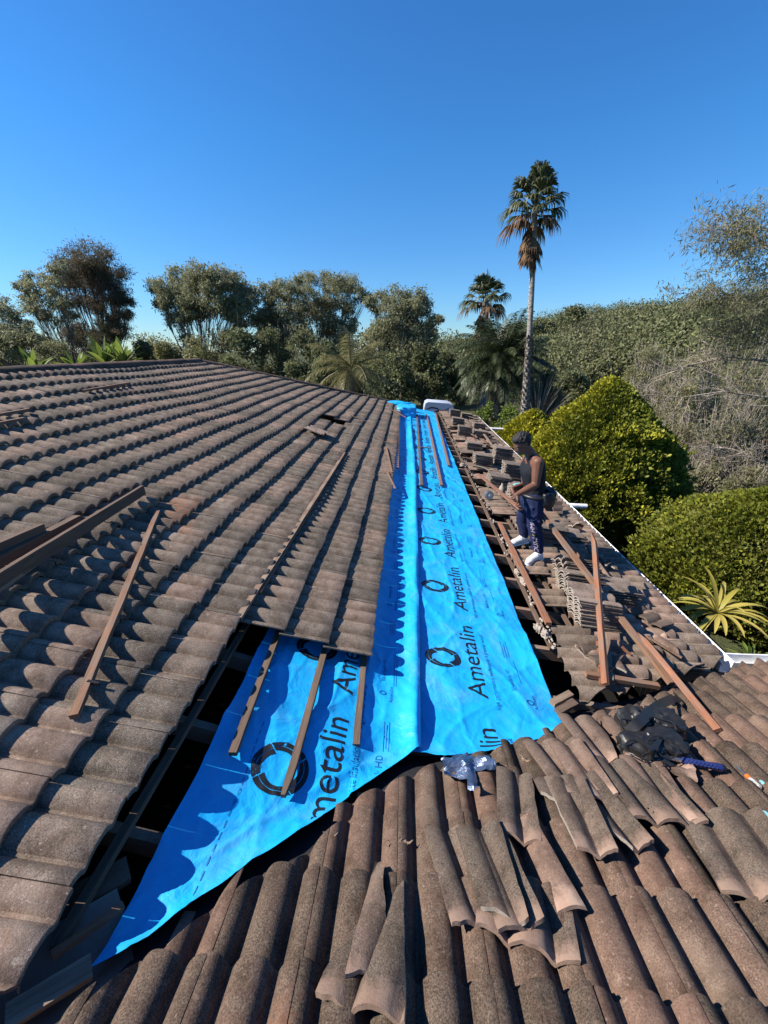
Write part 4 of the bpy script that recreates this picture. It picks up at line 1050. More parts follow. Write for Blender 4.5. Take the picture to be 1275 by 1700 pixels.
def shrub_px(name, label, px, py_top, hw_px, Y, leafmat, n, size, seed, group=None, zb=None, **kw):
    t_ = at(px, py_top, Y); zb = gz(t_[0], Y) - .1 if zb is None else zb
    w_ = hw_px * Y / 690.0
    return shrub(name, label, 'bush', (t_[0], Y, zb), (w_, w_ * .8, (t_[2] - zb) * 1.0), leafmat, n, size, seed, group=group, **kw)
BG = 'dense bushes beyond the roof'
rsb = random.Random(4)
lab = ['dark rounded bush at the far left edge behind the ridge', 'olive bush low behind the ridge under the leaning gum tree', 'dark bush filling below the tallest brownish tree', 'small dark dome right of the tallest brownish tree', 'grey green bush behind the ridge vent', 'pale olive bush just right of the ridge vent',
       'dark bush under the broad rounded gum tree', 'tall dark bush between the gum trees behind the hip', 'dark bush directly behind the hip midway down', 'dark bush left of the yellow feather palm', 'dark bush behind the yellow feather palm', 'dark bush under the silvery gum tree', 'deep green bush between silvery gum and dark palm', 'dark bush left of the big dark palm', 'dark shadowed bush right of the tall palm trunk', 'bush in deep shade below the hill right of the palms']
for i, (px, py, hw, Y, mt) in enumerate([(10, 550, 55, 30, 'leaf_dark'), (80, 545, 52, 36, 'leaf_olive'), (160, 548, 52, 32, 'leaf_dark'), (228, 543, 30, 34, 'leaf_dark'), (275, 548, 44, 38, 'leaf_olive'), (330, 525, 46, 31, 'leaf_olive'),
        (390, 515, 46, 30, 'leaf_dark'), (445, 512, 44, 31, 'leaf_dark'), (500, 518, 44, 30, 'leaf_dark'), (535, 535, 42, 28, 'leaf_dark'), (595, 515, 44, 32, 'leaf_dark'), (650, 545, 50, 27, 'leaf_dark'), (712, 548, 40, 28, 'leaf_dark'), (750, 552, 34, 33, 'leaf_dark'), (915, 600, 30, 26, 'leaf_dark'), (950, 600, 40, 30, 'leaf_dark')]):
    shrub_px('dense_bush', lab[i], px, py, hw, Y, mt, 7500, .22, 200 + i, BG, aspect=.45, lobes=22)
shrub_px('dense_bush', 'wide dark bush hiding the far horizon at the left', -60, 548, 120, 48, 'leaf_olive', 6000, .34, 230, BG, lobes=30)
shrub_px('dense_bush', 'distant olive bush on the skyline between brown tree and broad gum', 245, 552, 60, 60, 'leaf_olive', 4000, .34, 231, BG, lobes=24)
shrub_px('dense_bush', 'distant olive bush on the skyline between silvery gum and short fan palm', 745, 548, 60, 62, 'leaf_dark', 4000, .34, 232, BG, lobes=24)
# plants just behind the ridge on the left
def strap_plant(name, label, cat, base, n, L, w_, mat, seed=1, up=0.9, droop=1.0, stem=0.0, group=None, stemr=.03, segs=7):
    rs = np.random.RandomState(seed); base = np.array(base, float); root = empty(name, tuple(base), label, cat, group)
    m = MB(); o = np.array([0, 0, stem])
    for i in range(n):
        az = i * 2.4 + rs.normal() * .3; el = up + rs.normal() * .25 - (i % 3) * .18
        l_ = L * rs.uniform(.75, 1.15); p_ = o.copy(); d = np.array([math.cos(az) * math.cos(el), math.sin(az) * math.cos(el), math.sin(el)])
        side = np.array([-math.sin(az), math.cos(az), 0.0]); V = []
        for s_ in range(segs + 1):
            t_ = s_ / segs; ww = w_ * (math.sin(math.pi * min(1, .12 + t_ * .88)) ** .7) * .5 + .002
            V += [p_ - side * ww + [0, 0, .25 * ww], p_ + side * 0 + [0, 0, -.1 * ww], p_ + side * ww + [0, 0, .25 * ww]]
            d = d + np.array([0, 0, -droop * .9 / segs * (0.4 + t_)]); d /= np.linalg.norm(d); p_ = p_ + d * l_ / segs
        F = [[s_ * 3 + q, s_ * 3 + q + 1, s_ * 3 + q + 4, s_ * 3 + q + 3] for s_ in range(segs) for q in (0, 1)]
        m.add(V, F, rs.rand())
    m.build('leaves', mat, root, True)
    if stem > 0:
        q = MB(); q.tube([(0, 0, 0), (.03, .02, stem * .5), (0, 0, stem)], [stemr, stemr * .9, stemr * .8], 7); q.build('stem', M['bark'], root)
    return root
for i, (px, py, L, nm, lb) in enumerate([(175, 590, 1.0, 'banana_plant', 'broad leaved bright green plant left of the ridge end'), (205, 590, .9, 'banana_plant', 'broad leaved green plant nearest the ridge end'), (128, 602, .85, 'banana_plant', 'broad leaved plant in the middle of the row behind the ridge'), (60, 606, .95, 'banana_plant', 'broad leaved plant at the left of the row behind the ridge')]):
    q = at(px, py + 14, 14.5); strap_plant(nm, lb, 'plant', (q[0], 14.5, q[2] - 1.75), 16, L, .20, M['leaf_bright'], 300 + i, 1.15, .7, 1.7)
for i, (px, hw, lb) in enumerate([(95, 34, 'low yellow green bush behind the ridge left'), (150, 30, 'low yellow green bush behind the ridge middle'), (30, 30, 'low yellow green bush behind the ridge at the photo edge'), (205, 20, 'small reddish green bush behind the ridge by the broad leaves')]):
    shrub_px('garden_bush', lb, px, 594, hw, 15.5, 'leaf_bright' if i != 3 else 'leaf_olive', 2600, .14, 320 + i, 'bushes behind the ridge')
# ------------------------------------------------------------------ palms
def fan_leaf(m, o, d, L, n=16, pet=.5, spread=1.9, droop=.5, t=0.0, rs=None, w_=.05):
    """palmate leaf: petiole from o along d, then a fan of narrow segments"""
    d = d / np.linalg.norm(d); side = np.cross(d, [0, 0, 1.0]); side /= np.linalg.norm(side) + 1e-9; upv = np.cross(side, d)
    h = o + d * L * pet; m.tube([o, h], [.022, .014], 4, t)
    for i in range(n):
        an = spread * ((i + .5) / n - .5) + rs.normal() * .04; dd = d * math.cos(an) + side * math.sin(an) + upv * .12 * math.cos(an * 2)
        l_ = L * (.62 - .12 * abs(an)) * rs.uniform(.85, 1.1); sw = np.cross(dd, upv); sw /= np.linalg.norm(sw) + 1e-9
        p1 = h + dd * l_ * .5 + np.array([0, 0, -.05 * droop * l_]); p2 = h + dd * l_ * .8 + np.array([0, 0, -.28 * droop * l_]); p3 = h + dd * l_ * .92 + np.array([0, 0, -.62 * droop * l_])
        V = [h - sw * .01, h + sw * .01, p1 + sw * w_, p1 - sw * w_, p2 + sw * w_ * .55, p2 - sw * w_ * .55, p3]
        m.add(V[:6] , [[0, 1, 2, 3], [3, 2, 4, 5]], t); m.add([V[5], V[4], V[6]], [[0, 1, 2]], t)
def fan_palm(label, px0, py0, px1, py1, Y, py_base_px, crown_r, seed, r0, r1, skirt, booth, ntop=46):
    rs = np.random.RandomState(seed)
    top = at(px1, py1, Y); low = at(px0, py0, Y); dv = (top - low); g_ = gz(low[0], Y)
    base = low - dv * ((low[2] - g_) / dv[2]) * .9; base[2] = g_ - .1
    root = empty('fan_palm', tuple(base), label, 'palm tree', 'fan palms behind the house')
    tm = MB(); n = 26; pts = []; 
    for i in range(n):
        t_ = i / (n - 1); p_ = base + (top - base) * t_; p_ = p_ + np.array([.18 * math.sin(t_ * 3.1) * crown_r * .3, 0, 0]); pts.append(p_)
    tm.tube(pts, [r0 + (r1 - r0) * min(1, i / (n * .55)) for i in range(n)], 12); o_ = tm.build('trunk', M['palmbark'], root); o_.location = -Vector(base)
    if booth > 0:
        bm_ = MB()
        for i in range(int(booth * 420)):
            t_ = booth * (i + .5) / (booth * 420); p_ = base + (top - base) * t_ + np.array([.18 * math.sin(t_ * 3.1) * crown_r * .3, 0, 0]); az = i * 2.399
            rr = (r0 + (r1 - r0) * min(1, t_ / .55)); dd = np.array([math.cos(az), math.sin(az), .0]); s_ = np.cross(dd, [0, 0, 1.0])
            a_ = p_ + dd * rr * .9; e_ = p_ + dd * (rr + .085 * rs.uniform(.4, 1.5)) + np.array([0, 0, .14])
            bm_.add([a_ - s_ * .07, a_ + s_ * .07, e_ + s_ * .035, e_ - s_ * .035, a_ - s_ * .05 - [0, 0, .06], a_ + s_ * .05 - [0, 0, .06]], [[0, 1, 2, 3], [4, 5, 2, 3]], rs.rand())
        o_ = bm_.build('trunk_boots', M['bark'], root); o_.location = -Vector(base)
    gm = MB(); dm = MB()
    for i in range(ntop):
        az = i * 2.399 + rs.normal() * .1; el = 1.45 - 1.75 * (i / ntop) + rs.normal() * .12
        d = np.array([math.cos(az) * math.cos(el), math.sin(az) * math.cos(el), math.sin(el)])
        fan_leaf(gm if i < ntop * .86 else dm, top + np.array([0, 0, .15 - .5 * i / ntop]), d, crown_r * rs.uniform(.8, 1.1), t=rs.rand(), droop=.5 + .9 * i / ntop, rs=rs, w_=.035 * crown_r)
    for i in range(skirt):
        az = i * 2.399; el = -1.05 - .35 * rs.rand()
        d = np.array([math.cos(az) * math.cos(el), math.sin(az) * math.cos(el), math.sin(el)])
        fan_leaf(dm, top + np.array([0, 0, -.25 - .75 * crown_r * rs.rand()]), d, crown_r * rs.uniform(.55, .85), n=12, t=rs.rand(), droop=.4, rs=rs, spread=1.1, w_=.035 * crown_r)
    o_ = gm.build('crown', M['palm'], root); o_.location = -Vector(base)
    o_ = dm.build('dead_fronds', M['palm_dead'], root); o_.location = -Vector(base)
    return root
fan_palm('tallest fan palm with a slim leaning trunk and a brown skirt of dead fronds', 872, 650, 888, 340, 19, 0, 1.30, 5, .25, .115, 30, .55)
fan_palm('short fan palm with a drooping crown rising behind the dark feather palm', 803, 600, 806, 498, 33, 0, 1.9, 6, .30, .22, 40, .0, ntop=40)
def feather_palm(label, px, py, Y, L, n, mat, seed, trunk_r, elmin=-.35, elmax=1.35, lw=.5, dead=0):
    rs = np.random.RandomState(seed); top = at(px, py, Y); base = np.array([top[0], Y, gz(top[0], Y) - .1])
    root = empty('feather_palm', tuple(base), label, 'palm tree', 'feather palms behind the house')
    tm = MB(); tm.tube([base, (base + top) / 2, top], [trunk_r * 1.1, trunk_r, trunk_r * 1.15], 10); o_ = tm.build('trunk', M['bark'], root); o_.location = -Vector(base)
    fm = MB(); dm = MB()
    for i in range(n):
        az = i * 2.399 + rs.normal() * .1; t_ = i / n; el = elmax + (elmin - elmax) * t_ ** .8 + rs.normal() * .08
        d = np.array([math.cos(az) * math.cos(el), math.sin(az) * math.cos(el), math.sin(el)]); l_ = L * rs.uniform(.85, 1.1)
        p_ = top.copy(); pts = [p_]; S = 12
        for s_ in range(S): d = d + np.array([0, 0, -1.45 / S * (.35 + s_ / S)]); d /= np.linalg.norm(d); p_ = p_ + d * l_ / S; pts.append(p_)
        tgt = dm if (dead and i >= n - dead) else fm
        tgt.tube(pts, np.linspace(.035, .008, S + 1), 4, rs.rand()); tt = rs.rand()
        V = []; F = []; nn = 0
        for q in range(4, 56):
            f_ = q / 56 * S; k0 = min(int(f_), S - 1); c_ = pts[k0] + (pts[k0 + 1] - pts[k0]) * (f_ - k0); tg = pts[k0 + 1] - pts[k0]; tg /= np.linalg.norm(tg)
            sd_ = np.cross(tg, [0, 0, 1.0]); sd_ /= np.linalg.norm(sd_) + 1e-9; ll = lw * math.sin(math.pi * (.12 + .82 * q / 56)) ** .7 * L / 3
            for sg in (-1, 1):
                dd = sd_ * sg * .8 + tg * .55 + np.array([0, 0, -.25 + .25 * rs.normal() * .5]); dd /= np.linalg.norm(dd)
                m1 = c_ + dd * ll * .55; e_ = c_ + dd * ll + np.array([0, 0, -.25 * ll]); wv = tg * .024 * L / 3
                V += [c_, m1 + wv, e_, m1 - wv]; F.append([nn, nn + 1, nn + 2, nn + 3]); nn += 4
        tgt.add(V, F, tt)
    o_ = fm.build('crown', mat, root); o_.location = -Vector(base)
    if dead: o_ = dm.build('dead_fronds', M['palm_y'], root); o_.location = -Vector(base)
    return root
feather_palm('big dark green feather palm with dense arching fronds below the two fan palms', 833, 596, 25, 3.1, 125, M['palm_dark'], 21, .45, elmin=-.6, lw=.62)
feather_palm('yellowing feather palm with loose drooping fronds behind the hip end', 583, 612, 19, 2.1, 22, M['palm_y'], 22, .14, elmin=-.5, elmax=1.4, lw=.8)

# ------------------------------------------------------------------ hill scrub (one mass) and single domes on the skyline
rs = np.random.RandomState(77); P = []
for i in range(2100):
    x = rs.uniform(2, 95); y = rs.uniform(38, 118)
    if x / y < 0.06 + .0: continue
    if x / y > 1.6: continue
    r_ = rs.uniform(1.2, 3.3); zc = gz(x, y) + r_ * .9
    k_ = 135; v = rs.normal(size=(k_, 3)); v /= np.linalg.norm(v, axis=1)[:, None]; v[:, 2] = np.abs(v[:, 2]) * .9 - .15
    P.append(np.array([x, y, zc]) + v * r_ * rs.uniform(.78, 1.06, (k_, 1)) * (1 + .3 * np.sin(v[:, :1] * 5 + i) * np.sin(v[:, 1:2] * 5 + i)))
P = np.concatenate(P); V, F = leaves(P, .33, .5, 0, 5)
tag(link('hill_scrub', npmesh('hill_scrub', V, F), M['leaf_hill']), kind='stuff')
for i, (px, py, hw, Y, lb) in enumerate([(955, 503, 30, 88, 'umbrella shaped tree standing highest on the hill skyline'), (903, 520, 22, 88, 'small domed tree on the skyline just right of the tall palm'), (1015, 528, 34, 74, 'rounded tree in the middle of the hill'), (1060, 520, 30, 66, 'rounded tree right of the hill middle'), (985, 560, 34, 62, 'low rounded tree on the lower hill slope'),
        (920, 560, 34, 70, 'rounded tree on the hill behind the tall palm trunk'), (1110, 505, 34, 56, 'tree crown below the feathery branches on the hill'), (1050, 570, 36, 48, 'olive tree on the lower right of the hill'), (1150, 500, 34, 50, 'tree high on the right of the hill'), (1000, 600, 36, 42, 'grey green bush at the foot of the hill')]):
    shrub_px('hill_tree', lb, px, py, hw, Y, 'leaf_hill' if i % 2 else 'leaf_dark', 4600, .34 * Y / 70 + .1, 400 + i, 'trees on the hill', aspect=.5, lobes=20, twigs=14)
# ------------------------------------------------------------------ conifers
def conifer(label, cx_, cy_, rx, ry, z0, z1, mat, tipmat, n, seed, tuft=.16, top_sharp=1.5, tipfrac=.25):
    rs = np.random.RandomState(seed); base = (cx_, cy_, gz(cx_, cy_) - .05); root = empty('golden_conifer', base, label, 'conifer')
    H = z1 - z0
    az = rs.uniform(0, 2 * math.pi, n); t_ = rs.uniform(0, 1, n) ** .9
    prof_ = np.where(t_ < .3, .80 + .20 * np.sin(t_ / .3 * math.pi / 2), np.clip(1 - ((t_ - .3) / .7) ** top_sharp, 0, 1) ** .75)
    V3 = np.stack([np.cos(az) * rx * prof_, np.sin(az) * ry * prof_, z0 - base[2] + t_ * H], 1)
    nz = np.array([noise.noise(Vector(v * .9 + seed)) * .5 + noise.noise(Vector(v * 2.6 + seed)) * .30 for v in V3])
    k_ = (1 + nz * .52) * (1 + .10 * (rs.rand(n) < .05)); V3[:, 0] *= k_; V3[:, 1] *= k_; V3[:, 2] += nz * .25
    V3 *= 1.0
    inner = rs.rand(n) < .3; V3[inner, :2] *= rs.uniform(.80, .95, (inner.sum(), 1))
    out = np.stack([np.cos(az) * .8, np.sin(az) * .8, np.full(n, .62) + t_ * .5], 1); out /= np.linalg.norm(out, axis=1)[:, None]
    m_ = 9
    P = np.repeat(V3, m_, 0) + rs.normal(size=(n * m_, 3)) * tuft * .30; U_ = np.repeat(out, m_, 0)
    sd_ = U_ + rs.normal(size=U_.shape) * .40; sd_ /= np.linalg.norm(sd_, axis=1)[:, None]
    b = np.cross(sd_, rs.normal(size=sd_.shape)); b /= np.linalg.norm(b, axis=1)[:, None]
    L = tuft * rs.uniform(.5, 1.2, (len(P), 1)); W = L * .34
    V = np.stack([P, P + sd_ * L * .5 + b * W, P + sd_ * L, P + sd_ * L * .5 - b * W], 1).reshape(-1, 3); F = np.arange(len(P) * 4).reshape(-1, 4)
    # gold on outstanding tips; its upper and sunward bias paints lit sides into colour
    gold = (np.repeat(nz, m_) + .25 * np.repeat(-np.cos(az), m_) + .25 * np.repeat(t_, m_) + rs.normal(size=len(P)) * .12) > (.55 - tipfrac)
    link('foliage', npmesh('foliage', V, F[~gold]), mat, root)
    link('golden_lit_tips', npmesh('golden_lit_tips', V, F[gold]), tipmat, root)
    # near-black twigs and a filler lump, well inside the surface
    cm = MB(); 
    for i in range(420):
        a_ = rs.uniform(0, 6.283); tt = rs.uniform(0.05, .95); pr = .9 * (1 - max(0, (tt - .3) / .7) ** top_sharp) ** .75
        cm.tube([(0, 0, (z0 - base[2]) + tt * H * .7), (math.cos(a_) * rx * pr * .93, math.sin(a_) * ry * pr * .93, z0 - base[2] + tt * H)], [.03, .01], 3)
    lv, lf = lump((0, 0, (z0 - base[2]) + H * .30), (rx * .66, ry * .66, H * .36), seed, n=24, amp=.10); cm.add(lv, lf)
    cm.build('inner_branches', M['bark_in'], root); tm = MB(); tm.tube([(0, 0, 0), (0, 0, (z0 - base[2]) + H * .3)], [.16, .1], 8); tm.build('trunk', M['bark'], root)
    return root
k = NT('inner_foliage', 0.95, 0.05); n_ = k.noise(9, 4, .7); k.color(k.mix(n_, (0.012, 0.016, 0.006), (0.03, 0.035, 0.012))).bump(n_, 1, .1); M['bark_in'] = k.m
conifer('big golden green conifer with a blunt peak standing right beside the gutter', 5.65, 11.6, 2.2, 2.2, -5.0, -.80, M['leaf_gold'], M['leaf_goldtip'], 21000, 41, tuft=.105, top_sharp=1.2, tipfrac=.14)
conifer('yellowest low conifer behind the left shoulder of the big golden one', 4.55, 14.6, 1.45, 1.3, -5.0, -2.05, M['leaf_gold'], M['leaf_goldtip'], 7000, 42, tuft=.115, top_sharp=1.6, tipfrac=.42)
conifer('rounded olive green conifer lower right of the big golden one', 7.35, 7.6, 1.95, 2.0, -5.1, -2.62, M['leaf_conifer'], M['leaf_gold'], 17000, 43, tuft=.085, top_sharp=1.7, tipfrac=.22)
conifer('green conifer at the right photo edge below the grey scrub', 9.4, 7.0, 1.7, 1.7, -5.1, -3.2, M['leaf_conifer'], M['leaf_gold'], 5000, 44, tuft=.13, top_sharp=2.4, tipfrac=.2)
# cordyline and ground plants
q = at(1190, 1018, 4.75); strap_plant('cordyline', 'yellow strap leaved cordyline on a thin stem below the gutter corner', 'plant', (q[0], 4.75, -5.15), 34, .62, .060, M['strap'], 51, .80, 1.7, q[2] + 5.15, stemr=.022)
q = at(1245, 1100, 5.2); strap_plant('garden_plant', 'low green leafy plant at the right photo edge just above the front gutter', 'plant', (q[0], 5.2, q[2] - .1), 26, .34, .06, M['leaf_bright'], 52, .9, .8, .1)
q = at(1120, 1095, 5.2); strap_plant('garden_plant', 'low green blades in the shade left of the cordyline stem', 'plant', (q[0], 5.2, q[2] - .1), 22, .40, .03, M['leaf_bright'], 53, 1.0, .9, .1)
shrub_px('garden_bush', 'bright green shrub behind the far end of the blue sheet', 660, 645, 34, 19, 'leaf_bright', 4200, .13, 501, None, aspect=.5, lobes=18)
shrub_px('garden_bush', 'small bright green shrub in front of the white trailer', 715, 674, 16, 18.6, 'leaf_bright', 1500, .11, 502, None, lobes=10)
shrub_px('garden_bush', 'yellow green hedge bush below the tall palm trunk', 850, 664, 36, 21, 'leaf_bright', 4200, .13, 503, None, lobes=18)
shrub_px('garden_bush', 'yellow green loose bush left of the hedge bush by the far roof end', 805, 668, 26, 22, 'leaf_bright', 2600, .13, 504, None, lobes=14)
shrub_px('garden_bush', 'slim light green bush in front of the dark feather palm', 818, 640, 16, 21.5, 'leaf_bright', 1400, .12, 505, None, lobes=10)
q = at(858, 712, 17.5); strap_plant('grass_clump', 'dry grey grass clump beyond the far gutter corner', 'grass clump', (q[0], 17.5, q[2] - .9), 150, 1.5, .035, M['grassgrey'], 54, 1.25, .9, .05, segs=5)
q = at(900, 640, 24); strap_plant('grass_clump', 'tall dry grey reeds in the shade right of the tall palm trunk', 'grass clump', (q[0], 24, q[2] - 2.6), 120, 3.4, .05, M['grassgrey'], 55, 1.3, .5, .05, segs=5)
# grey twiggy scrub on the right
TG = 'twiggy scrub on the right'
for i, (px, py, hw, Y, mt, nl, tw, lb) in enumerate([(1120, 600, 42, 24, 'leaf_dry', 3200, 130, 'grey twiggy scrub bush right above the big golden conifer'), (1180, 560, 52, 22, 'leaf_olive', 5200, 110, 'olive scrub bush on the skyline side of the bare branches'), (1250, 545, 60, 19, 'leaf_olive', 5200, 120, 'leafy scrub bush below the feathery tree at the photo edge'),
        (1150, 690, 48, 17, 'leaf_dry', 4200, 150, 'pale dry scrub bush right of the big golden conifer'), (1230, 660, 60, 15, 'leaf_dry', 4200, 170, 'tangled bare scrub bush in the middle of the right side'), (1275, 760, 56, 12, 'leaf_dry', 4200, 150, 'bare scrub bush at the right edge above the round conifer'),
        (1165, 765, 40, 13.5, 'leaf_dry', 3200, 120, 'low dry scrub between the two large conifers'), (1085, 560, 36, 34, 'leaf_olive', 3600, 60, 'olive scrub bush midway up the hill foot'), (1060, 625, 34, 25, 'leaf_dry', 2600, 100, 'grey brown scrub bush left of the pale bare branches'), (1330, 600, 70, 20, 'leaf_olive', 3600, 60, 'scrub bush just entering the right edge')]):
    shrub_px('scrub_bush', lb, px, py, hw, Y, mt, nl, .14 if Y < 20 else .2, 600 + i, TG, aspect=.28, lobes=20, twigs=tw, twigmat='twig', twr=.010 + Y * .0003)
# large bare branches reaching in from the right
def bare(name, label, pts_px, Y, r, seed, nb=26, leafmat=None, nl=0, cat='branch'):
    rs = np.random.RandomState(seed); P = [at(px, py, Y + dy) for (px, py, dy) in pts_px]
    b = np.array([P[0][0] + .5, P[0][1], gz(P[0][0], P[0][1]) - .1]); root = empty(name, tuple(b), label, cat)
    m = MB(); m.tube([b, (b + P[0]) / 2 + [.2, 0, 0], P[0]], [r * 1.5, r * 1.3, r], 7)
    m.tube(P, np.linspace(r, r * .2, len(P)), 6); ends = []
    def grow(p_, d, L, rr, lev):
        pts = [p_]; 
        for s_ in range(5):
            d = d + rs.normal(size=3) * .22 + np.array([0, 0, -.03]); d /= np.linalg.norm(d); p_ = p_ + d * L / 5; pts.append(p_)
        m.tube(pts, np.linspace(rr, rr * .35, 6), 4 if lev < 2 else 3); ends.extend(pts[2:])
        if lev < 3:
            for q in range(3 if lev < 2 else 2):
                k_ = rs.randint(1, 5); dd = d + rs.normal(size=3) * .75; grow(pts[k_], dd / np.linalg.norm(dd), L * .62, rr * .5, lev + 1)
    for i in range(nb):
        f_ = rs.uniform(.1, 1) * (len(P) - 1); k_ = min(int(f_), len(P) - 2); p_ = P[k_] + (P[k_ + 1] - P[k_]) * (f_ - k_)
        d = (P[k_ + 1] - P[k_]); d = d / np.linalg.norm(d) + rs.normal(size=3) * .8; grow(p_, d / np.linalg.norm(d), r * 26 * rs.uniform(.6, 1.1), r * .35, 0)
    o_ = m.build('branches', M['twig'], root); o_.location = -Vector(b)
    if nl:
        E_ = np.array(ends); P_ = E_[rs.randint(0, len(E_), nl)] + rs.normal(size=(nl, 3)) * .12
        V, F = leaves(P_, .16, .16, .8, seed); o_ = link('foliage', npmesh('foliage', V, F), M[leafmat], root); o_.location = -Vector(b)
    return root
bare('bare_shrub', 'large pale bare branch arching in from the right edge above the dry scrub', [(1330, 640, 0), (1275, 600, 0), (1210, 592, .5), (1150, 605, .8), (1110, 620, 1)], 16, .055, 71, 26, cat='bare shrub')
bare('bare_shrub', 'second pale bare branch lower at the right edge over the dry scrub', [(1340, 720, 0), (1275, 660, 0), (1200, 650, .4), (1130, 660, .8), (1080, 655, 1)], 14, .045, 72, 24, cat='bare shrub')
bare('bare_shrub', 'tangle of bare twigs above the round olive conifer', [(1340, 830, 0), (1275, 770, 0), (1215, 745, .4), (1160, 740, .8)], 11, .03, 73, 24, cat='bare shrub')
bare('feathery_tree', 'airy feathery tree with thin hanging leaves in the upper right corner', [(1345, 560, 0), (1310, 470, 0), (1275, 410, .5), (1240, 385, .8), (1205, 385, 1)], 14, .045, 74, 46, 'leaf_dry', 5000, cat='tree')
bare('feathery_tree', 'lower spray of feathery twigs below the tree in the upper right corner', [(1340, 560, 0), (1290, 510, 0), (1240, 500, .5), (1190, 480, .8), (1160, 490, 1)], 15, .035, 75, 30, 'leaf_dry', 3000, cat='tree')
bare('feathery_tree', 'fine grey feathery twigs filling the right edge below the corner tree', [(1350, 640, 0), (1300, 580, 0), (1260, 560, .5), (1225, 540, .8), (1190, 545, 1)], 15, .035, 76, 26, 'leaf_dry', 2500, cat='tree')
# white trailer with a dark swoosh, ridge vent, items
q = at(728, 664, 21.5)
k = NT('shaded_white_panel', 0.5, 0.4); k.color((.38, .42, .50)); M['trailer'] = k.m  # white body toned grey-blue, the shade it stands in put into the colour
tr = empty('white_trailer', (q[0], 21.5, -5.2), 'white rounded trailer with a dark swoosh parked behind the far end of the roof', 'trailer')
m = MB(); V = []; 
outl = [(-.95, 0), (-.95, 1.15), (-.88, 1.40), (-.70, 1.47), (.62, 1.40), (.88, 1.32), (.98, 1.05), (.98, 0)]
hz_ = q[2] + 5.2 - 1.50
for yy in (-.8, .8):
    for (a_, b_) in outl: V.append((a_, yy, hz_ + b_))
n = len(outl); F = [[i, (i + 1) % n, (i + 1) % n + n, i + n] for i in range(n)]; m.add(V, F); m.F.setdefault(n, []).append(np.array([list(range(n)), list(range(2 * n - 1, n - 1, -1))]))
m.build('body', M['trailer'], tr); tr.scale = (.8, .8, 1)
sw = MB()
for (pts, w_) in (([(-.6, .75), (-.3, .95), (0, 1.05), (.35, 1.02), (.7, 1.2)], .05), ([(-.35, .7), (0, .82), (.3, .85), (.6, .7), (.85, .95)], .04), ([(-.85, 1.1), (-.5, 1.2), (-.1, 1.15), (.1, 1.0)], .035)):
    V = []; 
    for i, (a_, b_) in enumerate(pts): ww = w_ * math.sin(math.pi * (i + .4) / (len(pts) - .2)); V += [(a_, -.803, hz_ + b_ - ww), (a_, -.803, hz_ + b_ + ww)]
    sw.add(V, [[2 * i, 2 * i + 1, 2 * i + 3, 2 * i + 2] for i in range(len(pts) - 1)])
sw.build('swoosh', M['print'], tr)
wm = MB()
for xx in (-.5, .5): wm.tube([(xx, -.86, .32), (xx, -.66, .32)], .32, 16)
for i_, xx in enumerate((-.5, .5)):
    w1 = MB(); w1.tube([(xx, -.86, .32), (xx, -.66, .32)], .32, 16); c_ = w1.V[0]; w1.add(c_[:16], [list(range(16))]); w1.build('wheel', M['print'], tr)
m = MB(); m.box((0, 0, hz_ * .5 + .15), (1.7, .12, hz_ - .25)); m.build('chassis', M['white'], tr)
q = at(354, 607, 11.6)
vt = empty('ridge_vent', (q[0], 11.6, q[2] - .10), 'small white ribbed roof vent sticking up behind the hip near the ridge end', 'roof vent')
m = MB(); rr = []
for i in range(9): a_ = math.pi / 2 * i / 8; rr.append((.21 * math.cos(a_) + .002, .04 + .13 * math.sin(a_)))
V = [(r_ * math.cos(2 * math.pi * j / 24) * (1 + .04 * (j % 2)), r_ * math.sin(2 * math.pi * j / 24) * (1 + .04 * (j % 2)), z_) for (r_, z_) in rr for j in range(24)]
m.add(V, [[i * 24 + j, i * 24 + (j + 1) % 24, (i + 1) * 24 + (j + 1) % 24, (i + 1) * 24 + j] for i in range(8) for j in range(24)]); m.build('cowl', M['white'], vt)
m = MB(); m.tube([(0, 0, -.35), (0, 0, .05)], .12, 16); m.build('neck', M['white'], vt)

# ------------------------------------------------------------------ tool pouch, hammer, small things
k = NT('black_leather', 0.42, 0.5); n_ = k.noise(40, 4, .7); n2_ = k.noise(6, 3, .6)
k.color(k.mix(n2_, (0.006, 0.006, 0.006), (0.024, 0.022, 0.020))).bump(n_, .5, .004); M['leather'] = k.m
k = NT('blue_grip', 0.5, 0.4); k.color((0.015, 0.025, 0.11)); M['grip'] = k.m
k = NT('steel', 0.35, 0.5); k.b.inputs['Metallic'].default_value = .9; k.color((.35, .35, .35)); M['steel'] = k.m
k = NT('orange_plastic', 0.4, 0.5); k.color((.75, .13, .02)); M['orange'] = k.m
k = NT('clear_plastic', 0.15, 0.5); k.color((.75, .75, .72)); k.b.inputs['Transmission Weight'].default_value = .6; M['clear'] = k.m
k = NT('teal_flake', 0.7, 0.3); k.color((.18, .42, .42)); M['teal'] = k.m
pb = np.array(on(1075, 1235, R1, .07)); pouch = empty('tool_belt', tuple(pb), 'black leather tool belt with bulging pouches heaped on the tiles beside the valley', 'tool belt')
def crumple(c, s, seed, n=22, amp=.25, sq=.5):
    V, F = lump(c, s, seed, n, amp, sq); return V, F
def pc(px, py, l_): return np.array(on(px, py, R1, l_)) - pb
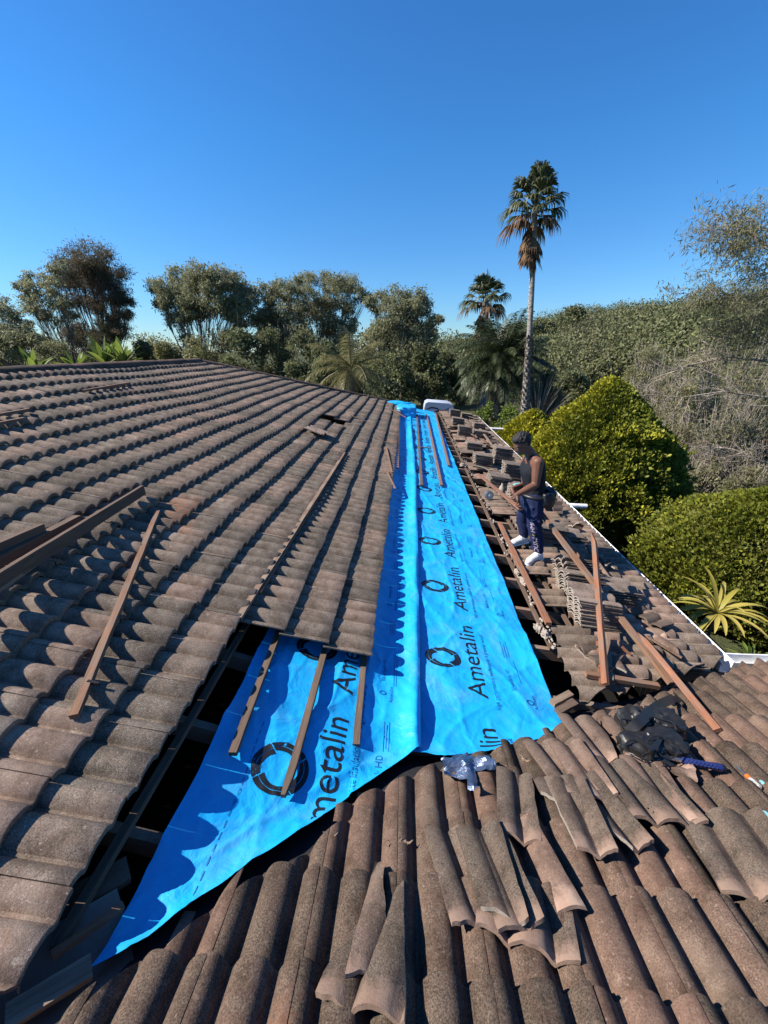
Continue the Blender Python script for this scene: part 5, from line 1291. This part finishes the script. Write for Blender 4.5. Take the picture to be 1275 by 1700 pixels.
for i, (px, py, l_, s_) in enumerate([(1050, 1205, .10, (.085, .07, .085)), (1098, 1205, .12, (.10, .08, .08)), (1062, 1245, .08, (.10, .07, .07)), (1100, 1240, .08, (.10, .08, .08)), (1085, 1262, .05, (.07, .06, .05))]):
    m = MB(); V, F = lump(pc(px, py, .07 + l_ * .5), s_, 20 + i * 7, n=26, amp=.22, sq=.7); m.add(V, F); po = m.build('pouch', M['leather'], pouch)
    rim = MB(); c_ = pc(px, py, .07 + l_ * .5 + s_[2] * .9); rim.tube([c_ + [s_[0] * .75 * math.cos(a_), s_[1] * .75 * math.sin(a_), .012 * math.sin(3 * a_ + i)] for a_ in np.linspace(0, 2 * math.pi, 17)], .004, 5); rim.build('pouch_rim', M['leather'], pouch)
def strap(name, pts, w_, mat, parent, th=.004):
    pts = [np.array(p_, float) for p_ in pts]; P = []
    for i in range(len(pts) - 1):
        for t in np.linspace(0, 1, 6, endpoint=(i == len(pts) - 2)): P.append(pts[i] * (1 - t) + pts[i + 1] * t)
    P = np.array(P); 
    for _ in range(3): P[1:-1] = (P[:-2] + P[1:-1] * 2 + P[2:]) / 4
    V = []
    for i, p_ in enumerate(P):
        d = P[min(i + 1, len(P) - 1)] - P[max(i - 1, 0)]; d /= np.linalg.norm(d); s_ = np.cross(d, [.1, -.35, .95]); s_ /= np.linalg.norm(s_); u_ = np.cross(s_, d)
        V += [p_ - s_ * w_ / 2, p_ + s_ * w_ / 2, p_ + s_ * w_ / 2 - u_ * th, p_ - s_ * w_ / 2 - u_ * th]
    F = [[i * 4 + q, i * 4 + (q + 1) % 4, i * 4 + 4 + (q + 1) % 4, i * 4 + 4 + q] for i in range(len(P) - 1) for q in range(4)]
    m = MB(); m.add(V, F); return m.build(name, mat, parent, False)
strap('belt_strap', [pc(1120, 1158, .12), pc(1090, 1172, .22), pc(1060, 1200, .24), pc(1035, 1222, .14), pc(1012, 1218, .06)], .055, M['leather'], pouch)
strap('belt_strap', [pc(1008, 1220, .03), pc(1030, 1250, .03), pc(1060, 1268, .02)], .05, M['leather'], pouch)
strap('belt_strap', [pc(1112, 1165, .10), pc(1128, 1160, .12), pc(1122, 1150, .05)], .05, M['leather'], pouch)
strap('holster_loop', [pc(1060, 1225, .20), pc(1085, 1245, .22), pc(1080, 1270, .08)], .03, M['leather'], pouch); strap('holster_loop', [pc(1100, 1222, .20), pc(1078, 1250, .20), pc(1095, 1275, .06)], .022, M['leather'], pouch)
A_ = np.array(on(1092, 1255, R1, .13)); B_ = np.array(on(1200, 1275, R1, .10)); hm = empty('claw_hammer', tuple(A_), 'hammer with a dark blue studded grip sticking out of the black tool belt', 'hammer')
d = B_ - A_; m = MB(); m.tube([(0, 0, 0), d * .40], .011, 8); m.build('handle', M['steel'], hm)
m = MB(); m.tube([d * .36, d * .40, d * .6, d * .8, d * .96, d], [.013, .019, .018, .017, .021, .016], 10)
for i in range(8):
    for j in range(3): c_ = d * (.44 + i * .06) + np.array([0, -.012 + .004 * j, .014 + .003 * (j == 1)]); V, F = lump(c_ + [0, (j - 1) * .009, 0], (.004, .004, .004), 1, 5, 0); m.add(V, F)
m.build('grip', M['grip'], hm); m = MB(); m.tube([d * .985, d * 1.03], [.020, .016], 10); m.box(d * 1.03, (.01, .02, .02)); m.build('end_cap', M['print'], hm)
m = MB(); m.tube([(-.02, -.05, 0), (-.02, .06, .01)], [.016, .013], 10); m.tube([(-.02, .06, .01), (-.025, .11, -.02)], [.013, .004], 6); m.build('head', M['steel'], hm)
A_ = np.array(on(1222, 1272, R1, .085)); B_ = np.array(on(1262, 1308, R1, .075)); sd_ = empty('screwdriver', tuple(A_), 'clear and orange handled screwdriver lying on the reddish tiles at the right', 'screwdriver'); d = B_ - A_
m = MB(); m.tube([d * 0, d * .45], .006, 8); m.build('shaft', M['steel'], sd_); m = MB(); m.tube([d * .45, d * .6], .012, 8); m.build('collar', M['orange'], sd_); m = MB(); m.tube([d * .6, d * .7, d * .98, d], [.011, .013, .013, .006], 8); m.build('handle', M['clear'], sd_)
for i, (px, py, r_) in enumerate([(1265, 1352, .022), (1243, 1386, .014), (1270, 1300, .012)]):
    p_ = np.array(on(px, py, R1, .068)); m = MB(); V, F = lump((0, 0, 0), (r_ * 1.6, r_, .003), i + 3, 9, .8); m.add(V, F); o_ = m.build('paint_flake', M['teal']); o_.location = p_
    tag(o_, ['largest teal paint flake at the right border on the reddish tiles', 'smaller teal flake left below the largest flake', 'tiny teal flake near the screwdriver'][i], 'flake')
# crumpled foil scrap at the valley
V = []; n = 16; p_ = np.array(on(778, 1286, R1, .07))
for i in range(n + 1):
    for j in range(n + 1):
        a_ = (i / n - .5) * .27; b_ = (j / n - .5) * .30
        V.append((a_ + .03 * noise.noise(Vector((a_ * 9, b_ * 9, 2))), b_ * c18 * (1 - .5 * abs(i / n - .5)), -b_ * s18 + .035 + .05 * noise.noise(Vector((a_ * 11, b_ * 11, 7))) + .02 * ridged(Vector((a_ * 25, b_ * 25, 1)))))
F = [[i * (n + 1) + j, i * (n + 1) + j + 1, (i + 1) * (n + 1) + j + 1, (i + 1) * (n + 1) + j] for i in range(n) for j in range(n) if not (i > n * .62 and j < n * .45) and not (i < 3 and j > 11) and not (j < 3 and i < 6)]
o_ = link('foil_scrap', npmesh('foil_scrap', V, F), M['foil']); o_.location = p_; tag(o_, 'torn crumpled silver foil scrap at the lower edge of the blue sheet', 'foil scrap')
# white debris, bottle, tape, mortar lumps
for i, (px, py, pl, s_, mt, nm, lb) in enumerate([(792, 790, R3, (.05, .035, .03), 'mortar', 'mortar_lump', 'pale mortar lump at the open rafters near the far blue battens'), (768, 772, R3, (.05, .04, .03), 'mortar', 'mortar_lump', 'pale mortar lump farther up at the open rafters'), (858, 950, R3, (.025, .05, .02), 'mortar', 'mortar_lump', 'white mortar lump at the ragged edge left of the near shoe'),
        (868, 965, R3, (.02, .07, .02), 'mortar', 'mortar_lump', 'long white mortar lump below the near shoe'), (893, 1043, R3, (.03, .04, .03), 'mortar', 'mortar_lump', 'white mortar lump at the end of the rusty orange batten'), (905, 1052, R3, (.03, .05, .03), 'mortar', 'mortar_lump', 'small mortar lump right of the end of the rusty orange batten')]):
    p_ = np.array(on(px, py, pl, .03)); m = MB(); V, F = lump((0, 0, 0), s_, i + 13, 16, .7); m.add(V, F); o_ = m.build(nm, M[mt]); o_.location = p_; tag(o_, lb, 'mortar lump')
bt = empty('dusty_bottle', tuple(on(832, 822, R3, .08)), 'dusty pale bottle standing against the tile stacks left of the worker', 'bottle')
def lathe(m, prof_, n=16, t=0): 
    V = [(r_ * math.cos(2 * math.pi * j / n), r_ * math.sin(2 * math.pi * j / n), z_) for (r_, z_) in prof_ for j in range(n)]
    m.add(V, [[i * n + j, i * n + (j + 1) % n, (i + 1) * n + (j + 1) % n, (i + 1) * n + j] for i in range(len(prof_) - 1) for j in range(n)], t); return m
lathe(MB(), [(.001, 0), (.055, 0), (.06, .02), (.06, .10), (.045, .15), (.02, .19), (.016, .23), (.001, .23)]).build('body', M['mortar'], bt, True); lathe(MB(), [(.019, .225), (.019, .25), (.001, .25)]).build('cap', M['print'], bt)
c_ = np.array(on(812, 822, R3, .14)); tp = empty('tape_roll', tuple(c_), 'round silver tape roll standing on edge on the tiles left of the hands', 'tape roll', rot=(R(80), 0, R(20)))
lathe(MB(), [(.030, -.025), (.075, -.025), (.075, .025), (.030, .025), (.030, -.025)], 24).build('roll', M['steel'], tp); lathe(MB(), [(.022, -.026), (.029, -.026), (.029, .026), (.022, .026), (.022, -.026)], 20).build('core', M['white'], tp)
board('cloth_scrap', np.array([1.80, 6.28, zp(R3, 1.8, 0) + .42]), np.array([1.93, 6.36, zp(R3, 1.93, 0) + .43]), .05, .02, M['teal'], 'small teal scrap on the stack beside the worker hands', 'scrap', None, 99)
for i, (q0, q1, w2, mt, lb) in enumerate([((8, 1692), (152, 1604), .07, 'batten_grey', 'grey board lying in the valley at the bottom left corner'), ((85, 1588), (205, 1503), .025, 'batten_rust', 'thin splintered lath at the upper edge of the bottom left valley')]):
    board('timber_offcut', np.array(on(*q0, R2, -.01)), np.array(on(*q1, R2, -.02)), w2, .02, M[mt], lb, 'board', None, 120 + i)
# leaf litter on the near tiles
for i, (px, py) in enumerate([(728, 1655), (548, 1388), (655, 1400), (630, 1590), (672, 1238 + 160), (995, 1290), (870, 1190 + 70), (1018, 1225), (905, 1275)]):
    p_ = np.array(on(px, py, R1, .075)); m = MB(); rs2 = np.random.RandomState(i)
    for q in range(3): a_ = rs2.uniform(0, 6.28); m.tube([(0, 0, 0), (.02 * math.cos(a_), .02 * math.sin(a_), .004), (.035 * math.cos(a_ + .3), .035 * math.sin(a_ + .3), .012)], [.003, .0045, .001], 4)
    V, F = lump((0, 0, 0), (.012, .008, .006), i, 7, .7); m.add(V, F); o_ = m.build('dry_leaf_scrap', M['batten_grey']); o_.location = p_
    tag(o_, 'dry curled leaf scrap on the tiles %s' % ['at the very bottom of the photo', 'near the cut tile edge left', 'below the sheet by the middle rolls', 'beside the two foreground pieces', 'on the middle rolls below the valley', 'above the orange headed tile', 'right of the foil scrap', 'beside the tool belt', 'between foil scrap and orange headed tile'][i], 'leaf scrap')
# ------------------------------------------------------------------ the worker
def ico(c, r_, rot=None, sub=3):
    bm = bmesh.new(); bmesh.ops.create_icosphere(bm, subdivisions=sub, radius=1.0)
    V = np.array([v.co[:] for v in bm.verts]); F = np.array([[v.index for v in f.verts] for f in bm.faces]); bm.free()
    V = V * np.array(r_ if hasattr(r_, '__len__') else (r_,) * 3)
    if rot is not None: V = V @ np.array(rot).T
    return V + np.array(c), F
def capsule(p0, r0, p1, r1):
    p0 = np.array(p0, float); p1 = np.array(p1, float); bm = bmesh.new()
    for p_, r_ in ((p0, r0), (p1, r1)):
        V, _ = ico(p_, r_, sub=2)
        for v in V: bm.verts.new(v)
    res = bmesh.ops.convex_hull(bm, input=bm.verts[:]); 
    bmesh.ops.delete(bm, geom=[v for v in bm.verts if not v.link_faces], context='VERTS'); bm.verts.index_update()
    V = np.array([v.co[:] for v in bm.verts]); F = np.array([[v.index for v in f.verts] for f in bm.faces]); bm.free(); return V, F
def blob(prims, voxel, smooth=4, name='blob'):
    m = MB()
    for p_ in prims: m.add(*p_)
    me = m.mesh(name); ob = bpy.data.objects.new('tmp', me); COL.objects.link(ob)
    rm = ob.modifiers.new('r', 'REMESH'); rm.mode = 'VOXEL'; rm.voxel_size = voxel
    sm = ob.modifiers.new('s', 'SMOOTH'); sm.factor = .5; sm.iterations = smooth
    dg = bpy.context.evaluated_depsgraph_get(); dg.update(); out = bpy.data.meshes.new_from_object(ob.evaluated_get(dg))
    bpy.data.objects.remove(ob); out.name = name; return out
def A3(px, py, Y): return np.array(at(px, py, Y))
k = NT('skin', 0.5, 0.3); n_ = k.noise(18, 3, .6); k.color(k.mix(n_, (0.11, 0.048, 0.028), (0.17, 0.078, 0.046))); k.b.inputs['Subsurface Weight'].default_value = .05; M['skin'] = k.m
k = NT('charcoal_knit', 0.85, 0.2); n_ = k.noise(60, 3, .6); n2_ = k.noise(7, 3, .6); k.color((0.011, 0.012, 0.016)).bump(n2_, .5, .02); M['top'] = k.m
k = NT('navy_cotton', 0.85, 0.2); n2_ = k.noise(7, 4, .6, dist=.6); k.color((0.012, 0.018, 0.052)).bump(n2_, .8, .03); M['navy'] = k.m
k = NT('white_shoe', 0.6, 0.3); n_ = k.noise(20, 4, .7); k.color(k.mix(n_, (.42, .40, .37), (.80, .79, .76))); M['shoe'] = k.m
k = NT('black_hair', 0.6, 0.3); n_ = k.noise(70, 3, .7); k.color(k.mix(n_, (.006, .005, .005), (.03, .026, .024))).bump(n_, 1, .01); M['hair'] = k.m
k = NT('pale_print', 0.7, 0.2); k.color((.42, .34, .40)); M['pale'] = k.m
k = NT('yellow_print', 0.7, 0.2); k.color((.80, .62, .05)); M['yellow'] = k.m
k = NT('eye_white', 0.3, 0.5); k.color((.30, .27, .25)); M['eye'] = k.m
hipL = A3(888, 828, 4.52); hipR = A3(880, 826, 4.72); knL = A3(887, 873, 4.44); knR = A3(868, 862, 4.80)
heL = np.array(on(896, 928, R3, .066)); toL = np.array(on(868, 936, R3, .068)); heR = np.array(on(872, 901, R3, .066)); toR = np.array(on(845, 903, R3, .068))
anL = heL + [-.035, 0, .085]; anR = heR + [-.035, 0, .085]
shL = A3(893, 768, 4.42); shR = A3(874, 765, 4.83); nb = A3(884, 760, 4.62); hc = A3(866.5, 737.5, 4.57)
elL = A3(889, 805, 4.36); wrL = A3(857, 822, 4.27)
elR = A3(871, 806, 4.92); wrR = A3(850, 812, 4.50)
mid = (hipL + hipR) / 2; chest = A3(884, 780, 4.62)
foot = (heL + heR + toL + toR) / 4
man = empty('person', tuple(foot), 'man in black tank top and navy sweatpants standing on the lower slope looking down', 'person')
def PW(o): o.location = -Vector(foot); return o
spine = [mid + [0, 0, .02], mid * .55 + chest * .45, chest, nb]
fdir = np.array([-.80, -.28, -.52]); fdir /= np.linalg.norm(fdir); ldir = np.cross([0, 0, 1.0], fdir); ldir /= np.linalg.norm(ldir); udir = np.cross(fdir, ldir)
HR = np.stack([fdir, ldir, udir], 1)          # local: x forward, y left, z up
def hp_(f_, l_, u_): return hc + fdir * f_ + ldir * l_ + udir * u_
def torso(g):
    P = []
    yv = np.array([0, 1.0, 0])
    for s_ in (-1, 1):
        P.append(capsule(mid + yv * .075 * s_ + [0, 0, -.02], .115 + g, mid + yv * .07 * s_ + [0, 0, .14], .095 + g))
        P.append(capsule(mid + yv * .06 * s_ + [0, 0, .14], .098 + g, chest + yv * .085 * s_, .118 + g))
    P.append(capsule(chest + (shL - chest) * .25 + [0, 0, -.03], .11 + g, chest + (shR - chest) * .25 + [0, 0, -.03], .11 + g))
    return P
body = torso(0)
body += [capsule(nb + (shL - nb) * .25 + [0, 0, -.02], .072, shL + [0, .01, -.03], .066), capsule(nb + (shR - nb) * .25 + [0, 0, -.02], .072, shR + [0, -.01, -.03], .066), ico(shL + [0, .012, -.02], .070), ico(shR + [0, -.012, -.02], .070), capsule(nb + [0, 0, -.01], .05, shL * .6 + nb * .4 + [0, 0, .01], .055), capsule(nb + [0, 0, -.01], .05, shR * .6 + nb * .4 + [0, 0, .01], .055)]
body += [capsule(nb, .066, hp_(-.03, 0, -.05), .060), capsule(chest, .09, nb, .075)]
# arms with muscle bellies
for (s_, e_, w_) in ((shL, elL, wrL), (shR, elR, wrR)):
    body += [capsule(s_, .066, s_ * .45 + e_ * .55, .056), capsule(s_ * .45 + e_ * .55, .056, e_, .043), capsule(e_, .045, e_ * .65 + w_ * .35, .046), capsule(e_ * .65 + w_ * .35, .046, w_, .028)]
# legs
for (h_, k_, a_) in ((hipL, knL, anL), (hipR, knR, anR)):
    body += [capsule(h_, .092, k_, .062), capsule(k_, .060, k_ * .65 + a_ * .35 + [.02, 0, 0], .060), capsule(k_ * .65 + a_ * .35 + [.02, 0, 0], .058, a_, .038), capsule(a_, .038, a_ + [0, 0, -.04], .036)]
for (a_, t_) in ((anL, toL), (anR, toR)): body += [capsule(a_ + [0, 0, -.045], .030, a_ * .45 + t_ * .55 + [.01, 0, .01], .020)]
# head
body += [ico(hp_(-.008, 0, .035), (.098, .076, .088), HR), ico(hp_(.030, 0, -.03), (.066, .060, .075), HR), capsule(hp_(.050, 0, -.085), .028, hp_(.062, 0, -.088), .024), capsule(hp_(.02, .045, -.065), .022, hp_(.045, .015, -.09), .022), capsule(hp_(.02, -.045, -.065), .022, hp_(.045, -.015, -.09), .022),
         capsule(hp_(.090, 0, .010), .008, hp_(.103, 0, -.024), .013), ico(hp_(.094, .012, -.028), .009), ico(hp_(.094, -.012, -.028), .009),
         capsule(hp_(.082, -.035, .026), .011, hp_(.082, .035, .026), .011), capsule(hp_(.082, -.018, -.052), .009, hp_(.082, .018, -.052), .009), capsule(hp_(.078, -.016, -.064), .009, hp_(.078, .016, -.064), .009),
         ico(hp_(-.002, .076, -.008), (.020, .008, .030), HR), ico(hp_(-.002, -.076, -.008), (.020, .008, .030), HR)]
# hands: palm, four unequal bent fingers, thumb
bA = np.array(on(794, 787, R3, .09)); bB = A3(864, 845, 4.22)
bd = (bB - bA) / np.linalg.norm(bB - bA)
def hand(w_, grip, side, closed=.9):
    P = []; ax = bd; pd = grip - w_; pd /= np.linalg.norm(pd)
    nrm = np.cross(ax, pd); nrm /= np.linalg.norm(nrm); nrm = nrm if nrm[2] > 0 else -nrm
    pc_ = w_ + pd * .055
    P += [capsule(w_, .028, pc_ - ax * .018, .020), capsule(w_, .028, pc_ + ax * .018, .020), capsule(pc_ - ax * .026 + pd * .025, .014, pc_ + ax * .026 + pd * .025, .014)]
    for i, (o_, L) in enumerate(((-.030, .066), (-.010, .076), (.010, .072), (.029, .058))):
        k0 = pc_ + ax * o_ + pd * .030 + nrm * .004; k1 = k0 + pd * L * .42 - nrm * .006; k2 = k1 + pd * L * .12 - nrm * L * .42; k3 = k2 - pd * L * .24 - nrm * L * .12
        P += [capsule(k0, .0095, k1, .009), capsule(k1, .009, k2, .0085), capsule(k2, .0085, k3, .0075)]
    t0 = w_ + pd * .02 + ax * side * .025; t1 = t0 + ax * side * .022 + pd * .03 - nrm * .012; t2 = t1 + pd * .030 - nrm * .018
    P += [capsule(t0, .014, t1, .011), capsule(t1, .011, t2, .009)]
    return P
def closest(p_): t_ = np.dot(p_ - bA, bd); return bA + bd * t_
gl = closest(wrL) + np.array([0, 0, .03])
body += hand(wrL, gl, 1) + hand(wrR, closest(wrR + [-.05, -.1, -.05]) + np.array([0, 0, .02]), -1)
print('hand gap', np.linalg.norm(wrL - closest(wrL)), np.linalg.norm(wrR - closest(wrR)), wrL, closest(wrL), bA, bB)
PW(link('body', blob(body, .0062, 4, 'body'), M['skin'], man, True))
for s_ in (-1, 1):
    V, F = ico(hp_(.079, .030 * s_, .006), (.010, .013, .007), HR, 2); m = MB(); m.add(V, F); PW(m.build('eye', M['eye'], man, True))
# hair: short curls
hm_ = [ico(hp_(-.018, 0, .055), (.100, .080, .084), HR), ico(hp_(-.050, 0, .01), (.070, .074, .070), HR), ico(hp_(.03, 0, .095), (.062, .062, .042), HR)]
rs = np.random.RandomState(3)
for i in range(210):
    d = rs.normal(size=3); d /= np.linalg.norm(d)
    if d[2] < -.2 and d[0] > -.3: continue
    if d[0] > .62 and d[2] < .55: continue
    p_ = hp_(-.016 + d[0] * .102, d[1] * .083, .052 + d[2] * .090); hm_.append(ico(p_, rs.uniform(.009, .015), sub=1))
PW(link('hair', blob(hm_, .007, 1, 'hair'), M['hair'], man, False))
# tank top: torso shell with straps, open at arms and neck
tk = torso(.012)
tk += [capsule(chest + [0, -.10, .03], .095, shL * .45 + nb * .55 + [0, 0, -.012], .076), capsule(chest + [0, .10, .03], .095, shR * .45 + nb * .55 + [0, 0, -.012], .076), capsule(chest + [.03, -.07, .06], .09, chest + [.03, .07, .06], .09)]
tk = [t_ for t_ in tk]
me = blob(tk, .009, 3, 'tank_top')
bm = bmesh.new(); bm.from_mesh(me); 
bmesh.ops.bisect_plane(bm, geom=bm.verts[:] + bm.edges[:] + bm.faces[:], plane_co=tuple(mid + [0, 0, .02]), plane_no=(0, 0, -1), clear_outer=True); bm.to_mesh(me); bm.free()
PW(link('tank_top', me, M['top'], man, True))
# sweatpants
pn = []
yv = np.array([0, 1.0, 0])
for s_ in (-1, 1): pn.append(capsule(mid + yv * .075 * s_ + [0, 0, -.04], .130, mid + yv * .07 * s_ + [0, 0, .055], .112))
for (h_, k_, a_) in ((hipL, knL, anL), (hipR, knR, anR)):
    pn += [capsule(h_, .115, k_, .086), capsule(k_, .086, k_ * .5 + a_ * .5 + [.012, 0, 0], .078), capsule(k_ * .5 + a_ * .5 + [.012, 0, 0], .078, a_ + [.004, 0, .03], .060)]
    for j in range(9):
        t_ = .15 + j * .095; q = (h_ + (k_ - h_) * t_ * 2) if t_ < .5 else (k_ + (a_ - k_) * (t_ - .5) * 2); rr = .112 - .048 * t_
        dd = rs.normal(size=3); dd[2] *= .35; dd /= np.linalg.norm(dd); s2 = np.cross(dd, [0, 0, 1.]); pn.append(capsule(q + dd * rr * .78 - s2 * .05, .022, q + dd * rr * .78 + s2 * .05 + [0, 0, .03], .018))
PW(link('sweatpants', blob(pn, .009, 3, 'sweatpants'), M['navy'], man, True))
m = MB(); c_ = mid + [0, 0, .065]; m.tube([c_ + [.150 * math.cos(a_), .200 * math.sin(a_), .004 * math.sin(2 * a_)] for a_ in np.linspace(0, 2 * math.pi, 33)], .020, 8); PW(m.build('tool_belt', M['leather'], man, True))
for (o_, s_) in (((.19, -.03, -.04), (.06, .09, .12)), ((.15, .12, -.05), (.06, .08, .11)), ((.12, -.17, -.03), (.07, .05, .09))):
    m = MB(); V, F = lump(c_ + o_, s_, 5, 20, .15, .5); m.add(V, F); PW(m.build('belt_pouch', M['leather'], man, True))
# shoes
for (a_, h_, t_) in ((anL, heL, toL), (anR, heR, toR)):
    d = t_ - h_; d[2] = 0; d /= np.linalg.norm(d); sd_ = np.cross(d, [0, 0, 1.0]); z0 = np.array([0, 0, 1.0]); b_ = h_.copy(); 
    P = [capsule(b_ + d * .02 + z0 * .052, .048, b_ + d * .10 + z0 * .062, .052), capsule(b_ + d * .10 + z0 * .060, .050, b_ + d * .21 + z0 * .042, .044), capsule(b_ + d * .20 + z0 * .04 - sd_ * .008, .042, b_ + d * .255 + z0 * .032 - sd_ * .008, .032), capsule(b_ + d * .03 + z0 * .08, .042, a_ + z0 * .0, .050)]
    Q = [capsule(b_ + d * .0 + z0 * .014, .050, b_ + d * .12 + z0 * .012, .046), capsule(b_ + d * .12 + z0 * .012, .046, b_ + d * .25 + z0 * .012, .048)]
    Q = [(v * [1, 1, 1], f) for v, f in Q]
    Q2 = []
    for v, f in Q: v = v.copy(); zc = h_[2] + .013; v[:, 2] = zc + np.clip(v[:, 2] - zc, -.013, .013); Q2.append((v, f))
    sh = PW(link('shoe', blob(P, .0075, 3, 'shoe'), M['shoe'], man, True)); so_ = link('sole', blob(Q2, .0075, 1, 'sole'), M['white'], sh, True)
    lm = MB()
    for j in range(4): q = b_ + d * (.10 + j * .028) + z0 * (.112 - j * .013); lm.tube([q - sd_ * .025, q + z0 * .006, q + sd_ * .025], .004, 5)
    lm.build('laces', M['white'], sh)
# print down the near trouser leg
lg = MB(); axd = (anL - knL); Lg = np.linalg.norm(axd); axn = axd / Lg
def legpt(u_, v_):                            # u across the leg (m), v down from above the knee
    c_ = knL + axn * v_ if v_ > 0 else knL + (knL - hipL) / np.linalg.norm(knL - hipL) * v_
    rr = .090 - .012 * max(0, v_ / Lg) + .0045
    if v_ > Lg * .5: rr = .082 - .022 * (v_ / Lg - .5) * 2 + .004
    a_ = -math.pi / 2 - .55 + u_ / rr; o_ = np.array([math.cos(a_), math.sin(a_), 0]); c_ = c_ + np.array([.012 * max(0, math.sin(math.pi * min(1, max(0, v_ / Lg)))), 0, 0])
    return c_ + o_ * rr
def letters(txt, h, v0, du, mat):
    me = text_bm(txt, h, 1.0); V = [legpt(-(v.co.y - h * .35) + du, v0 + v.co.x) for v in me.vertices]
    m2 = bpy.data.meshes.new('print'); m2.from_pydata([tuple(q) for q in V], [], [list(p_.vertices) for p_ in me.polygons]); return PW(link('leg_print', m2, mat, man))
letters('NMH', .070, -.11, 0.0, M['pale']); letters('SRUC', .078, .115, 0.0, M['pale']); letters('O', .045, .060, .0, M['yellow'])
board('wooden_batten', bA, bB, .045, .028, M['batten_rust'], 'orange brown batten held at its near end by the worker', 'batten', None, 101)
